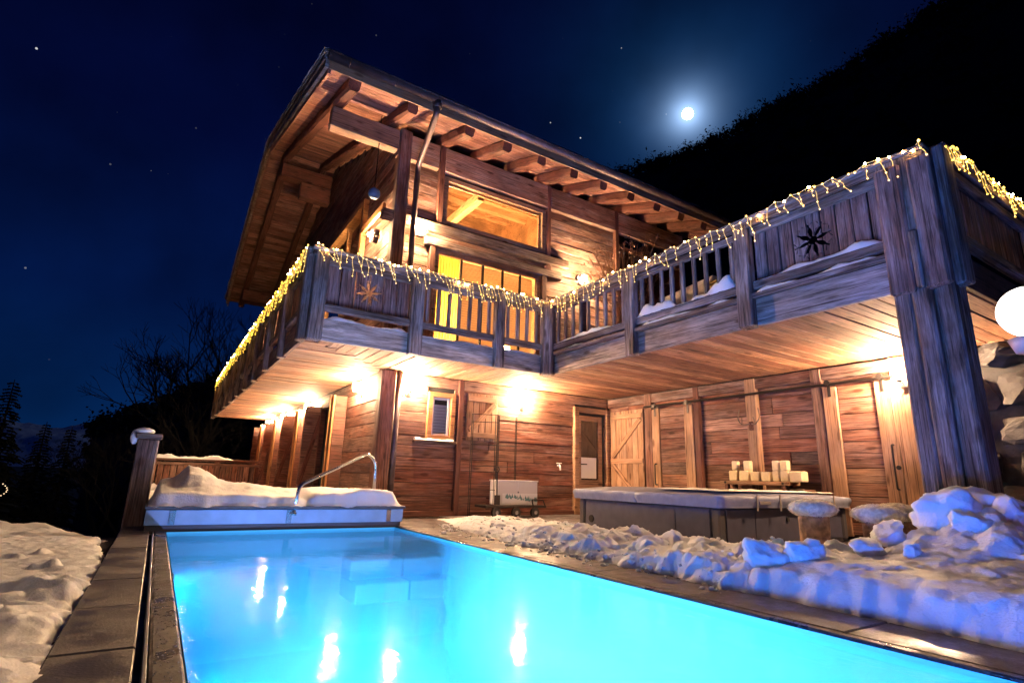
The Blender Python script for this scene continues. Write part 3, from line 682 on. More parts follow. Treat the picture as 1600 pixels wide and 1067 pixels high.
grid('roof_snow', roof_snow, 50, 130, snow_mat('old roof snow', (.5, .5, .54)), RF)
# rafters under the front eave and the overhang; hewn log ends
def hewn(nm, parent, p0, p1, w, h, mat, seg=7, amp=.012):
    p0, p1 = V(p0), V(p1); M = axes(p1-p0, (0, 0, 1)); L_ = (p1-p0).length; vs = []; fs = []
    pr = [(-.5, -.32), (-.34, -.5), (.34, -.5), (.5, -.32), (.5, .32), (.34, .5), (-.34, .5), (-.5, .32)]
    for i in range(seg+1):
        sc_ = .93 if i in (0, seg) else 1
        for a, b in pr: vs.append(V((-L_/2+L_*i/seg, a*w*sc_+R(-amp, amp), b*h*sc_+R(-amp, amp))))
    for i in range(seg):
        for k in range(8): fs.append([i*8+k, i*8+(k+1) % 8, (i+1)*8+(k+1) % 8, (i+1)*8+k])
    fs.append(list(range(8))[::-1]); fs.append([seg*8+k for k in range(8)])
    return raw(nm, vs, fs, mat, parent, (p0+p1)/2, False, M)
rh = .22
for k in range(10):
    x = 3.82+.80*k
    hewn('rafter', RF, (x, EY+.12, RZ(EY+.12)-rh/2), (x, FY+.25, RZ(FY+.25)-rh/2), .20, rh, W_DARK)
for x in (1.72, 2.72):
    hewn('rafter', RF, (x, EY+.10, RZ(EY+.10)-rh/2), (x, RY, RZ(RY)-rh/2), .20, rh, W_DARK, 16)
    hewn('rafter', RF, (x, RY, RZ(RY)-rh/2), (x, BY-.1, RZ(BY-.1)-rh/2), .20, rh, W_DARK, 16)
board('purlin', CH, (1.62, FY-.03, 6.72), (2.86, FY-.03, 6.72), .40, .22, (0, -1, 0), W_LIGHT, .01, .015)
board('purlin', CH, (1.62, RY, 8.74), (2.98, RY, 8.74), .40, .30, (0, -1, 0), W_DARK, .01, .015)
board('corbel', CH, (2.15, RY, 8.30), (2.98, RY, 8.30), .44, .28, (0, -1, 0), W_DARK, .01, .02)
board('purlin', CH, (1.62, 20.9, 6.75), (2.98, 20.9, 6.75), .40, .25, (0, -1, 0), W_DARK, .01, .015)
# eave board, gutter and downpipe
board('eave_board', RF, (VX+.03, EY-.015, RZ(EY)-.005), (VX2, EY-.015, RZ(EY)-.005), .17, .025, (0, -1, 0), W_LIGHT, .002)
gu = MB(); n_ = 9; gz = RZ(EY)+.10; gv = []
for x in (VX-.02, VX2):
    for rr in (.085, .077):
        for i in range(n_): a = math.pi*(1+i/(n_-1)); gv.append((x, EY-.115+rr*math.cos(a), gz+rr*math.sin(a)))
gf = []
for i in range(n_-1):
    gf.append([i, i+1, 2*n_+i+1, 2*n_+i]); gf.append([n_+i, 3*n_+i, 3*n_+i+1, n_+i+1]); gf.append([i, n_+i, n_+i+1, i+1])
gu.add(gv, gf)
gu.add([(VX-.018, EY-.115+.085*math.cos(math.pi*(1+i/(n_-1))), gz+.085*math.sin(math.pi*(1+i/(n_-1)))) for i in range(n_)], [list(range(n_))])
for k in range(14):
    x = VX+.3+k*.75; gu.tube([(x, EY-.115+.089*math.cos(math.pi*(1+i/8)), gz+.089*math.sin(math.pi*(1+i/8))) for i in range(9)], .007, 5)
gu.tube([(VX-.02, EY-.205, gz+.004), (VX2, EY-.205, gz+.004)], .010, 6)
gu.build('gutter', M_COPPER, CH, smooth=True)
dp = MB(); dp.tube(arc([(3.06, EY-.115, gz-.06), (3.06, EY-.115, gz-.26), (3.24, FY-.20, 6.25), (3.24, FY-.20, 5.9), (3.24, FY-.20, 2.52)], .16, 6), .052, 12)
dp.tube([(3.06, EY-.115, gz-.05), (3.06, EY-.115, gz-.17)], .075, 12); dp.build('downpipe', M_COPPER, CH, smooth=True)
MB().tube([(3.235, FY-.14, 2.37), (3.235, FY-.14, .0)], .050, 12).build('downpipe', M_COPPER, CH, smooth=True)

# ------------------------------------------------------------------ balcony
BX, BYF, WX, EYE = 1.38, 7.36, 5.39, 1.65          # left edge, front edge, wing edge, wing end
SZ = 2.38
BAL = MB(); BAL.box((BX+.03, BYF+.03, SZ+.025), (WX+.05, 21.0, SZ+.11), .002); BAL.box((WX+.052, EYE+.05, SZ+.025), (11.5, FY-.0, SZ+.11), .002)
BF = BAL.build('balcony', W_DARK, CH, (WX, BYF, SZ))
def soff(p0f, p1f, a, b, w, axis):
    t_ = a
    while t_ < b-.02:
        ww = min(R(w*.85, w*1.15), b-t_); c_ = t_+ww/2; p0, p1 = p0f(c_), p1f(c_)
        if (V(p1)-V(p0)).length > .06: (lambda dz: board('soffit_board', BF, V(p0)+dz, V(p1)+dz, ww-.011, .02, (0, 0, -1), W_SOF, .002, .005))(V((0, 0, R(-.005, .004))))
        t_ += ww
zs = SZ+.013
# left strip boards run along x, the front strip's run along y, mitred at the corner
soff(lambda y_: (BX+.03, y_, zs), lambda y_: (min(GX, BX+.03+(y_-BYF)*1.085), y_, zs), BYF+.03, FY, .17, 0)
soff(lambda y_: (BX+.03, y_, zs), lambda y_: (GX-.01, y_, zs), FY, 21.0, .19, 0)
soff(lambda x_: (x_, BYF+.03, zs), lambda x_: (x_, min(FY-.02, BYF+.03+(x_-BX-.03)/1.085), zs), BX+.06, GX, .17, 1)
soff(lambda x_: (x_, BYF+.03, zs), lambda x_: (x_, FY-.02, zs), GX, WX+.03, .17, 1)
soff(lambda y_: (WX+.035, y_, zs), lambda y_: (RX-.02, y_, zs), EYE+.05, FY-.02, .185, 0)
soff(lambda y_: (RX-.015, y_, zs), lambda y_: (11.4, y_, zs), EYE+.05, 3.0, .185, 0)
def rail_run(p0, p1, n, posts, kinds, fmat=W_FASC, bal_n=None, stagger=True):
    """fascia, low rail, boards or balusters, top rail between p0 and p1 (plan points); n outward; posts = list of (s0, s1) spans"""
    p0, p1, n = V((*p0, 0)), V((*p1, 0)), V((*n, 0)); u = (p1-p0).normalized(); P = lambda s, z, o=0: p0+u*s+n*o+V((0, 0, z))
    for (a, b) in posts:
        board('rail_post', BF, P((a+b)/2, SZ-.02, .035), P((a+b)/2, 3.60, .035), b-a, .13, n, W_RAIL, .008, .015)
    L_ = (p1-p0).length
    for i in range(len(posts)-1):
        a, b = posts[i][1], posts[i+1][0]
        board('fascia', BF, P(a+.003, SZ+.15, -.01), P(b-.003, SZ+.15, -.01), .31, .05, n, fmat, .006, .008)
        board('low_rail', BF, P(a+.003, SZ+.46, 0), P(b-.003, SZ+.46, 0), .10, .09, n, W_RAIL, .006, .012)
        board('under_rail', BF, P(a+.003, 3.50, 0), P(b-.003, 3.50, 0), .09, .07, n, W_RAIL, .006, .012)
        k = kinds[i]
        if k == 0: continue
        if k < 0:                                         # solid boards
            nb = -k; w = (b-a)/nb
            for j in range(nb):
                s = a+w*(j+.5); board('rail_board', BF, P(s, SZ+.47, -.052), P(s, 3.60, -.052), w-.012+R(-.006, .004), .028, n, W_RAILB, .004, .006)
        else:
            for j in range(k):
                s = a+(b-a)*(j+.5)/k; board('baluster', BF, P(s+R(-.006, .006), SZ+.48, 0), P(s+R(-.006, .006), 3.49, 0), .055, .045, n, W_RAIL, .004, .008)
    ov = .05
    board('handrail', BF, P(-ov, 3.635, .03), P(L_+ov-.055, 3.635, .03), .16, .055, (0, 0, 1), W_RAIL, .006, .012)
    board('rail_face', BF, P(-ov+.01, 3.575, .07), P(L_+ov-.07, 3.575, .07), .085, .03, n, W_RAIL, .005, .008)
rail_run((BX, BYF), (WX, BYF), (0, -1), [(.0, .19), (1.43, 1.62), (2.88, 3.05), (3.82, 4.0)], [-6, 7, 4])
rail_run((WX, BYF), (WX, EYE), (-1, 0), [(.0, .16), (1.92, 2.10), (3.74, 3.92), (5.30, 5.70)], [9, 9, -9])
rail_run((WX+.08, EYE), (11.6, EYE), (0, -1), [(.0, .12), (2.2, 2.36), (4.4, 4.56), (6.0, 6.15)], [-12, -12, -10], W_DARK)
ps = [(0.0, .19)]; s = .19
while s < 13.2: ps.append((s+1.25, s+1.40)); s += 1.40
rail_run((BX, BYF+.02), (BX, 21.0), (-1, 0), [(a, b) for a, b in ps], [-6]*(len(ps)-1), W_UP)
board('rail_post', BF, (WX-.10, BYF-.10, SZ-.03), (WX-.10, BYF-.10, 3.60), .17, .17, (-1, -1, 0), W_RAIL, .008, .02)
# beams above/below the wing fascia seen from outside
board('ledge_board', BF, (WX-.04, BYF-.2, SZ+.335), (WX-.04, EYE+.42, SZ+.335), .075, .05, (0, 0, 1), W_RAIL, .004)
# snowflake cut-outs
def snowflake(c, u, n, r):
    c, u, n = V(c), V(u), V(n); w = V((0, 0, 1)); m_ = MB()
    def pris(pts):
        k = len(pts); vs = [c+u*a+w*b-n*.15 for a, b in pts]+[c+u*a+w*b+n*.15 for a, b in pts]
        m_.add(vs, [list(range(k))[::-1], [k+i for i in range(k)]]+[[i, (i+1) % k, k+(i+1) % k, k+i] for i in range(k)])
    for i in range(8):
        t_ = i*math.pi/4+.2; d = (math.cos(t_), math.sin(t_)); e = (-d[1], d[0]); Q = lambda a, b: (d[0]*a+e[0]*b, d[1]*a+e[1]*b)
        pris([Q(-.0, -.012), Q(r, -.010), Q(r, .010), Q(0, .012)])
        pris([Q(r*.5+.30*r*math.cos(q_), .13*r*math.sin(q_)) for q_ in [j*math.pi/5 for j in range(10)]])
        for sg in (-1, 1): pris([Q(r*.80, -.011*sg), Q(r*.80+.012*sg*sg, .013*sg), Q(r*1.0, .30*r*sg), Q(r*.95, .34*r*sg)][::sg])
    pris([(.05*math.cos(j*math.pi/5), .05*math.sin(j*math.pi/5)) for j in range(10)])
    bm = bmesh.new(); me = bpy.data.meshes.new('cut')
    me.from_pydata([tuple(v) for v in m_.v], [], m_.f); bm.from_mesh(me); bmesh.ops.recalc_face_normals(bm, faces=bm.faces); bm.to_mesh(me); bm.free()
    cut = bpy.data.objects.new('cut', me); COL.objects.link(cut)
    near = [o for o in BF.children if o.name.startswith('rail_board') and abs((WL[o]-c).dot(n)) < .2 and abs((WL[o]-c).dot(u)) < r*1.1+.1]
    for o in near:
        md = o.modifiers.new('b', 'BOOLEAN'); md.object = cut; md.operation = 'DIFFERENCE'; md.solver = 'EXACT'; md.use_self = True
    dg = bpy.context.evaluated_depsgraph_get()
    for o in near:
        nm = bpy.data.meshes.new_from_object(o.evaluated_get(dg)); o.modifiers.clear()
        if len(nm.vertices) > 8: o.data = nm
    bpy.data.objects.remove(cut)
snowflake((2.19, BYF+.05, 3.18), (1, 0, 0), (0, -1, 0), .19)
snowflake((WX+.05, 2.77, 3.17), (0, -1, 0), (-1, 0, 0), .20)
# big clad corner post under the wing
for ya, yb, xo in ((1.93, 2.07, 0), (1.78, 1.922, -.012), (1.62, 1.772, .008)):
    board('pillar_board', CH, (WX-.02+xo, (ya+yb)/2, -.03), (WX-.02+xo, (ya+yb)/2, SZ), yb-ya, .13, (-1, 0, 0), W_RAIL, .008, .02)
board('pillar_board', CH, (WX+.14, 1.70, -.03), (WX+.14, 1.70, SZ), .16, .14, (0, -1, 0), W_RAIL, .008, .02)
board('pillar_core', CH, (WX+.14, 1.93, -.03), (WX+.14, 1.93, SZ-.01), .26, .16, (0, -1, 0), W_LIGHT, .006, .01)
for (ya, yb, z0, z1, xo) in ((1.86, 2.07, SZ-.06, 3.55, -.075), (1.62, 1.80, SZ-.06, 3.55, -.075), (1.80, 1.86, SZ-.04, 2.86, -.085)):
    board('rail_post', BF, (WX+xo, (ya+yb)/2, z0), (WX+xo, (ya+yb)/2, z1), yb-ya, .11, (-1, 0, 0), W_RAILB if xo > -.08 else W_RAIL, .008, .02)
board('rail_post', BF, (WX+.03, EYE-.06, SZ-.06), (WX+.03, EYE-.06, 3.62), .15, .09, (0, -1, 0), W_RAIL, .008, .02)
# snow lying on the low rails
def ridge_snow(name, p0, p1, w, h, parent, seed, gap=.0, mat=M_SNOW):
    p0, p1 = V(p0), V(p1); u = (p1-p0).normalized(); s_ = u.cross(V((0, 0, 1))); L_ = (p1-p0).length; nx = max(8, int(L_/.05)); ny = 8
    def f(a, b):
        amp = max(0, .62+.75*fbm(a*L_*2.3+seed, 1.7)-gap); k = math.sin(math.pi*b)**.55
        clod = .35*abs(fbm(a*L_*9+seed, b*2, 3))
        return p0+u*(a*L_)+s_*((b-.5)*w*(1+.25*fbm(a*L_*7, b, seed)))+V((0, 0, -.012+h*k*amp*(1+clod)*min(1, a*12, (1-a)*12)))
    return grid(name, f, nx, ny, mat, parent)
for (p0, p1, w, h, sd, gp) in (((WX+.0, 7.15, SZ+.51), (WX, 5.47, SZ+.51), .10, .10, 2, .1), ((WX, 5.24, SZ+.51), (WX, 3.64, SZ+.51), .14, .24, 9, 0), ((WX, 3.42, SZ+.51), (WX, 2.08, SZ+.51), .10, .09, 5, .05),
                               ((WX-.04, 5.2, SZ+.36), (WX-.04, 3.65, SZ+.36), .07, .05, 3, -.2), ((WX-.04, 3.42, SZ+.36), (WX-.04, 2.1, SZ+.36), .07, .055, 4, -.2), ((WX-.04, 7.1, SZ+.36), (WX-.04, 5.47, SZ+.36), .06, .05, 8, .1),
                               ((1.6, BYF+.0, SZ+.305), (2.80, BYF, SZ+.305), .07, .07, 12, .0), ((3.02, BYF, SZ+.305), (4.25, BYF, SZ+.305), .07, .04, 13, .1), ((4.45, BYF, SZ+.305), (5.2, BYF, SZ+.305), .07, .05, 14, .1)):
    ridge_snow('rail_snow', p0, p1, w, h, BF, sd, gp)

# ------------------------------------------------------------------ lamps on the house
def sconce(c, n, label, kind=0):
    c, n = V(c), V(n); t = thing('wall_lamp', c, label, 'wall lamp', 'lamps under the balcony'); u = n.cross(V((0, 0, 1)))
    MB().board(c-V((0, 0, .09)), c+V((0, 0, .05)), .09, .02, n).build('backplate', M_METAL, t)
    p = c+n*.12
    MB().tube(arc([c-V((0, 0, .03)), c+n*.12-V((0, 0, .03)), c+n*.12+V((0, 0, .0))], .03), .009, 6).build('arm', M_METAL, t)
    k = MB(); k.tube([p+V((0, 0, .0)), p+V((0, 0, .05)), p+V((0, 0, .13)), p+V((0, 0, .16))], [.03, .055, .06, .035], 14); k.build('glass', E_SCONCE, t, smooth=True)
    MB().tube([p-V((0, 0, .02)), p+V((0, 0, .002))], .035, 12).build('holder', M_METAL, t)
sconce((3.46, FY-.01, 2.06), (0, -1, 0), 'wall lamp blazing between the corner post and the small window')
sconce((5.82, FY-.01, 2.03), (0, -1, 0), 'wall lamp blazing above the metal trellis')
sconce((GX-.01, 9.95, 2.12), (-1, 0, 0), 'wall lamp just round the corner beside the first honey shutters')
sconce((GX-.01, 13.9, 2.12), (-1, 0, 0), 'second wall lamp along the gable side under the balcony')
sconce((GX-.01, 17.0, 2.12), (-1, 0, 0), 'third wall lamp along the gable side under the balcony')
sconce((GX-.01, 19.7, 2.12), (-1, 0, 0), 'farthest wall lamp along the gable side under the balcony')
sconce((7.95, 3.12, 2.02), (-1, 0, 0), 'wall lamp beside the big clad corner post over the sliding door')
def sunburst(c, n, label):
    c, n = V(c), V(n); t = thing('sunburst_lamp', c, label, 'sunburst lamp', 'sunburst lamps on the upper walls'); u = n.cross(V((0, 0, 1))).normalized(); w = V((0, 0, 1))
    MB().tube([c, c+n*.035], .02, 8).build('stem', M_METAL, t)
    MB().ball(c+n*.175, .034, 12, 8).build('bulb', E_SUNB, t, smooth=True)
    MB().tube([c+n*.118, c+n*.126], .085, 24).build('disc', M_COPPER, t)
    ld = bpy.data.lights.new('halo_light', 'POINT'); ld.energy = 45; ld.color = (1, .60, .28); ld.shadow_soft_size = .003
    lo = bpy.data.objects.new('halo_light', ld); place(lo, t, c+n*.075)
    m_ = MB()
    for k in range(30):
        a = 2*math.pi*k/30; d = u*math.cos(a)+w*math.sin(a)
        m_.board(c+n*.058+d*.062, c+n*.058+d*.14, .112, .0062, d.cross(n), .001)
    m_.build('slat_ring', M_COPPER, t)
    m_ = MB()
    for rr, o in ((.062, .118), (.14, .118)): m_.tube([c+n*o+(u*math.cos(2*math.pi*k/24)+w*math.sin(2*math.pi*k/24))*rr for k in range(25)], .004, 5, False)
    m_.build('hoop', M_COPPER, t)
sunburst((3.42, FY-.01, 5.07), (0, -1, 0), 'sunburst lamp on the front wall left of the balcony window')
sunburst((7.28, FY-.01, 4.97), (0, -1, 0), 'sunburst lamp throwing rays on the dark wall right of the balcony window')
sunburst((GX-.01, 9.9, 5.24), (-1, 0, 0), 'sunburst lamp on the gable side just round the corner post')
# hanging blue lantern
t = thing('hanging_lantern', (2.5, 8.75, 5.5), 'small blue lantern hanging on a cord under the gable overhang', 'lantern')
MB().tube([(2.5, 8.75, 5.6), (2.5, 8.75, 7.1)], .008, 5).build('cord', M_METAL, t); k = MB(); k.tube([(2.5, 8.75, 5.42), (2.5, 8.75, 5.47), (2.5, 8.75, 5.55), (2.5, 8.75, 5.62)], [.07, .11, .10, .02], 10); k.build('shade', plain('blue enamel', (.06, .16, .34), .5), t, smooth=True)

# ------------------------------------------------------------------ fairy lights along the rails
def fairy(name_pts, n, label, step, drop, seed):
    rnd = random.Random(seed); pts = [V(p) for p in name_pts]; n = V(n)
    t = thing('fairy_lights', pts[0], label, 'string lights', 'icicle light strings along the balcony rails')
    wire = MB(); bulbs = MB(); drops = MB(); dim = MB()
    for a, b in zip(pts, pts[1:]):
        L_ = (b-a).length; u = (b-a).normalized(); s = 0; line = []
        while s < L_:
            p = a+u*s+n*rnd.uniform(.085, .10)+V((0, 0, rnd.uniform(-.06, .03))); line.append(p)
            (bulbs if rnd.random() < .25 else dim).ball(p, rnd.uniform(.009, .013), 6, 4)
            if rnd.random() < .85:
                q = p; dl = rnd.uniform(*drop); path = [q]; k = rnd.randint(3, 5)
                for j in range(k):
                    q = q+V((0, 0, -dl/k))+u*rnd.uniform(-.008, .035)+n*rnd.uniform(-.004, .012); path.append(q)
                    if j % 2: dim.ball(q, rnd.uniform(.006, .010), 5, 4)
                drops.tube(path, .0030, 4, False); dim.ball(q, .009, 5, 4)
            s += step*rnd.uniform(.6, 1.4)
        if len(line) > 1: wire.tube(line, .0035, 4, False)
    wire.build('wire', E_WIRE, t); bulbs.build('bulbs', E_FAIRY, t)['kind'] = 'stuff'; dim.build('dim_bulbs', E_FAIRY2, t)['kind'] = 'stuff'; drops.build('icicle_cables', E_DROP, t)['kind'] = 'stuff'
fairy([(BX-.02, BYF, 3.66), (BX-.02, 21.0, 3.66)], (-1, 0, 0), 'dense yellow icicle lights along the gable side balcony rail', .075, (.12, .34), 1)
fairy([(BX, BYF-.02, 3.66), (WX-.1, BYF-.02, 3.66)], (0, -1, 0), 'icicle lights along the front balcony rail below the blinds', .062, (.10, .28), 2)
fairy([(WX-.02, BYF-.15, 3.66), (WX-.02, EYE, 3.66)], (-1, 0, 0), 'icicle lights along the terrace rail that climbs towards the corner post', .085, (.12, .28), 3)
fairy([(WX+.05, EYE-.02, 3.66), (9.5, EYE-.02, 3.66)], (0, -1, 0), 'icicle lights along the short end rail right of the corner post', .062, (.08, .22), 4)

# ------------------------------------------------------------------ pool cover box with snow and handrail
t = thing('pool_cover_box', (1.4, 7.14, 0), 'long pale pool cover housing at the far end of the pool', 'pool cover')
M_COVW = plain('brushed cover housing', (.30, .46, .64), .45, .3, 7, .10)  # steel housing with the pool's blue reflection put into its base colour
MB().box((-.03, 7.16, .055), (2.86, 7.19, .215), .004).build('front_panel', M_COVW, t)
MB().box((-.04, 7.12, .222), (2.88, 8.6, .255), .006).build('lid', plain('dark lid edge', (.10, .09, .09), .6, 0, 8, .3), t)
MB().box((-.02, 7.20, -.03), (2.85, 8.55, .218), .004).build('body', M_TUBD, t)
for x in (.22, 1.42, 2.66): MB().box((x-.03, 7.150, .06), (x+.03, 7.159, .21), .003).build('bracket', M_STEEL, t)
MSP = [(0, .30), (.22, .34), (.34, .48), (.48, .46), (.75, .32), (1.5, .25), (2.0, .25), (2.5, .27), (2.86, .22)]
def mound(a, b):
    x = -.02+2.88*a; yy = 7.10+1.6*b
    edge = sst(0, .09, b)*sst(0, .03, a)*sst(0, .05, 1-a)
    front = lerp_tab([(0, .14), (1.0, .12), (1.5, .10), (1.62, .05), (1.75, .14), (2.3, .20), (2.75, .17), (2.86, .1)], x)
    back = lerp_tab(MSP, x)-.08
    h = front+(back-front)*sst(.12, .65, b)
    h *= 1+.16*fbm(x*2.2, yy*2.2, 1)+.06*fbm(x*9, yy*9, 2)
    yj = -.05*fbm(x*3.3, 0, 5)*(1-sst(0, .15, b))+.0
    return (x, yy+yj, .256+h*max(edge, 0) - (.03*max(0, fbm(x*5, 9)) if b < .01 else 0))
tag(grid('snow', mound, 110, 50, M_SNOW), 'deep snow heaped on the pool cover housing', 'snow', kind='stuff')
t = thing('handrail', (1.43, 7.3, .26), 'bent stainless steel pool handrail standing in the snow', 'handrail')
MB().tube(arc([(1.46, 7.14, .15), (1.50, 7.16, .50), (2.42, 7.45, .93), (2.55, 7.5, .80), (2.55, 7.5, .30)], .09, 7), .022, 14).build('tube', M_STEEL, t, smooth=True)
MB().tube([(1.46, 7.14, .15), (1.462, 7.14, .18)], .04, 14).build('flange', M_STEEL, t, smooth=True)
# post by the pool cover
t = thing('gate_post', (-.13, 7.9, 0), 'thick weathered post with a snow cap beside the pool cover', 'post')
board('shaft', t, (-.135, 7.9, -.08), (-.135, 7.9, .98), .22, .18, (0, -1, 0), W_RAIL, .008, .015); MB().box((-.27, 7.78, .982), (.0, 8.02, 1.045), .012).build('cap', W_RAIL, t)
k = MB(); k.ball((-.19, 7.9, 1.07), .10, 16, 10, (1.05, 1.1, .45)); k.ball((-.28, 7.88, 1.0), .055, 12, 8, (.8, 1, 1.6)); k.build('snow_cap', M_SNOW, t, smooth=True)
# terrace snow behind and far fence
def back_snow(a, b):
    x = -.23+3.0*a; yy = 8.6+10.7*b
    return (x, yy, .16+.10*fbm(x*1.2, yy*.8)+.03*fbm(x*6, yy*6))
tag(grid('snow', back_snow, 40, 60, M_SNOW), 'untrodden snow on the terrace behind the pool cover', 'snow', kind='stuff')
t = thing('board_fence', (1.4, 19.4, 0), 'reddish board fence with snow on its rail at the far end of the terrace', 'fence')
for x in (-.1, 1.55, 2.95): board('fence_post', t, (x, 19.4, 0), (x, 19.4, .95), .14, .12, (0, -1, 0), W_WALL)
for z in (.92, .80): board('fence_rail', t, (-.2, 19.33, z), (3.0, 19.33, z), .08, .05, (0, -1, 0), W_WALL)
x = 0.0
while x < 2.9: board('fence_board', t, (x+.08, 19.4, .1), (x+.08, 19.4, .78), .15, .03, (0, -1, 0), W_WALL, .003); x += .165
ridge_snow('snow_cap', (-.2, 19.35, .955), (2.0, 19.35, .955), .16, .09, t, 31, -.3)

# ------------------------------------------------------------------ hot tub
HX0, HX1, HY0, HY1 = 5.25, 7.9, 4.0, 6.39
t = thing('hot_tub', ((HX0+HX1)/2, (HY0+HY1)/2, 0), 'square hot tub with grey panels under a folded vinyl cover', 'hot tub')
MB().box((HX0+.03, HY0+.03, -.03), (HX1-.03, HY1-.03, .40), .01).build('tub_body', M_TUBD, t)
for i, (a, b) in enumerate(((HY0+.14, 4.62), (4.63, HY1-.13))):
    MB().box((HX0+.012, a, .03), (HX0+.028, b, .385), .004).build('panel', M_TUB, t)
for a, b in ((HX0+.14, 5.9), (5.91, 6.95), (6.96, HX1-.13)): MB().box((a, HY0+.012, .03), (b, HY0+.028, .385), .004).build('panel', M_TUB, t)
for x, y in ((HX0, HY0), (HX0, HY1-.11), (HX1-.11, HY0), (HX1-.11, HY1-.11)): MB().box((x, y, 0), (x+.11, y+.11, .40), .02).build('corner_trim', M_TUBD, t)
MB().box((HX0-.01, HY0-.01, .402), (HX1+.01, HY1+.01, .43), .01).build('rim', M_TUBD, t)
MB().tube([(HX0-.0, 6.13, .14), (HX0+.02, 6.13, .14)], .05, 16).build('vent', M_BLACK, t)
MB().tube([(6.55, HY0+.0, .27), (6.55, HY0+.02, .27)], .03, 12).build('vent', M_BLACK, t)
def cover(x0, x1, y0, y1, sd, lab=None):
    """soft padded half of the cover with a skirt that sags in folds"""
    m_ = MB(); nx, ny = 26, 30; top = []; 
    def zt(a, b): return .535+.05*(1-abs(2*a-1)**6)*(1-abs(2*b-1)**6)+.006*fbm(a*5, b*5, sd)
    vs = [(x0+(x1-x0)*i/nx, y0+(y1-y0)*j/ny, zt(i/nx, j/ny)) for j in range(ny+1) for i in range(nx+1)]; w = nx+1
    m_.add(vs, [[j*w+i, j*w+i+1, (j+1)*w+i+1, (j+1)*w+i] for j in range(ny) for i in range(nx)])
    ringi = [i for i in range(nx+1)]+[j*w+nx for j in range(1, ny+1)]+[ny*w+i for i in range(nx-1, -1, -1)]+[j*w for j in range(ny-1, 0, -1)]
    ctr = V(((x0+x1)/2, (y0+y1)/2, 0)); base = [V(vs[i]) for i in ringi]; rows = [base]
    for lv, dz in enumerate((.02, .05, .09, .125, .14)):
        r_ = []
        for k, p in enumerate(base):
            d = (p-ctr); d.z = 0; o = V((0, 0, 0))
            if abs(p.x-x0) < 1e-4: o.x -= 1
            if abs(p.x-x1) < 1e-4: o.x += 1
            if abs(p.y-y0) < 1e-4: o.y -= 1
            if abs(p.y-y1) < 1e-4: o.y += 1
            bulge = .018*math.sin(math.pi*min(1, dz/.12))+.016*fbm(p.x*4+p.y*4, dz*9, sd)
            r_.append(V((p.x, p.y, .545-dz))+o*bulge)
        rows.append(r_)
    n__ = len(base); vv = [v for r_ in rows for v in r_]
    m_.add(vv, [[a*n__+k, (a+1)*n__+k, (a+1)*n__+(k+1) % n__, a*n__+(k+1) % n__] for a in range(5) for k in range(n__)])
    o = m_.build('cover', M_COVERB, t, smooth=True); return o
c1 = cover(HX0-.04, HX1+.04, 5.21, HY1+.04, 3); c2 = cover(HX0-.04, HX1+.04, HY0-.04, 5.19, 8)
for x in (5.9, 7.1): MB().board((x, HY0-.062, .46), (x+.22, HY0-.062, .46), .035, .008, (0, -1, 0)).build('handle', plain('cover strap', (.22, .19, .17), .7), c2)
for x in (5.85, 6.3, 7.5): MB().box((x, HY0-.064, .37), (x+.03, HY0-.058, .56), .002).build('strap', plain('cover strap', (.28, .25, .22), .7), c2)
grid('cover_snow', lambda a, b: (HX0+.1+2.4*a, 4.02+1.0*b, .586+.022*max(0, .3+fbm(a*6, b*4, 8))*min(1, a*15, b*15, (1-a)*15, (1-b)*15)), 50, 24, M_SNOW, t)

# ------------------------------------------------------------------ log stools with sheepskins
def stool(loc, label, s=1.0, first=True):
    t = thing('log_stool', loc, label, 'stool', 'log stools with sheepskin seats'); x0, y0, z0 = loc
    vs = []; n = 22; 
    for z, r in ((0, .135), (.04, .128), (.2, .12), (.36, .122), (.38, .12)):
        for k in range(n):
            a = 2*math.pi*k/n; rr = r*(1+.05*fbm(math.cos(a)*2, math.sin(a)*2, z*3+x0)); vs.append((x0+rr*math.cos(a), y0+rr*math.sin(a), z0+z))
    fs = [[i*n+k, i*n+(k+1) % n, (i+1)*n+(k+1) % n, (i+1)*n+k] for i in range(4) for k in range(n)]+[[4*n+k for k in range(n)], list(range(n))[::-1]]
    MB().add(vs, fs).build('log', M_BARK, t)
    f = MB(); rnd = random.Random(int(x0*100))
    f.ball((x0, y0, z0+.435), .195, 22, 12, (1, 1, .40))
    f.v = [v+V((R(-.007, .007), R(-.007, .007), R(-.006, .006))) for v in f.v]
    for i in range(1500):
        a = rnd.uniform(0, 6.28); ct = rnd.uniform(-.85, 1); st = math.sqrt(1-ct*ct); d = V((st*math.cos(a), st*math.sin(a), ct)); p = V((x0, y0, z0+.435))+V((d.x*.192, d.y*.192, d.z*.076))
        q = p+V((d.x, d.y, d.z*.8-.35)).normalized()*rnd.uniform(.006, .014)+V((rnd.uniform(-.01, .01), rnd.uniform(-.01, .01), 0)); s_ = d.cross(V((.3, .2, 1))).normalized()*.005
        f.add([p-s_, p+s_, q], [[0, 1, 2]])
    f.build('sheepskin', M_FLEECE, t, smooth=True)
stool((4.86, 2.74, 0.04), 'log stool with sheepskin seat standing alone before the hot tub')
stool((4.95, 2.26, 0.02), 'log stool with sheepskin seat in front of another by the snow heap')
stool((5.25, 2.26, 0.03), 'log stool with sheepskin seat half hidden behind its neighbour')

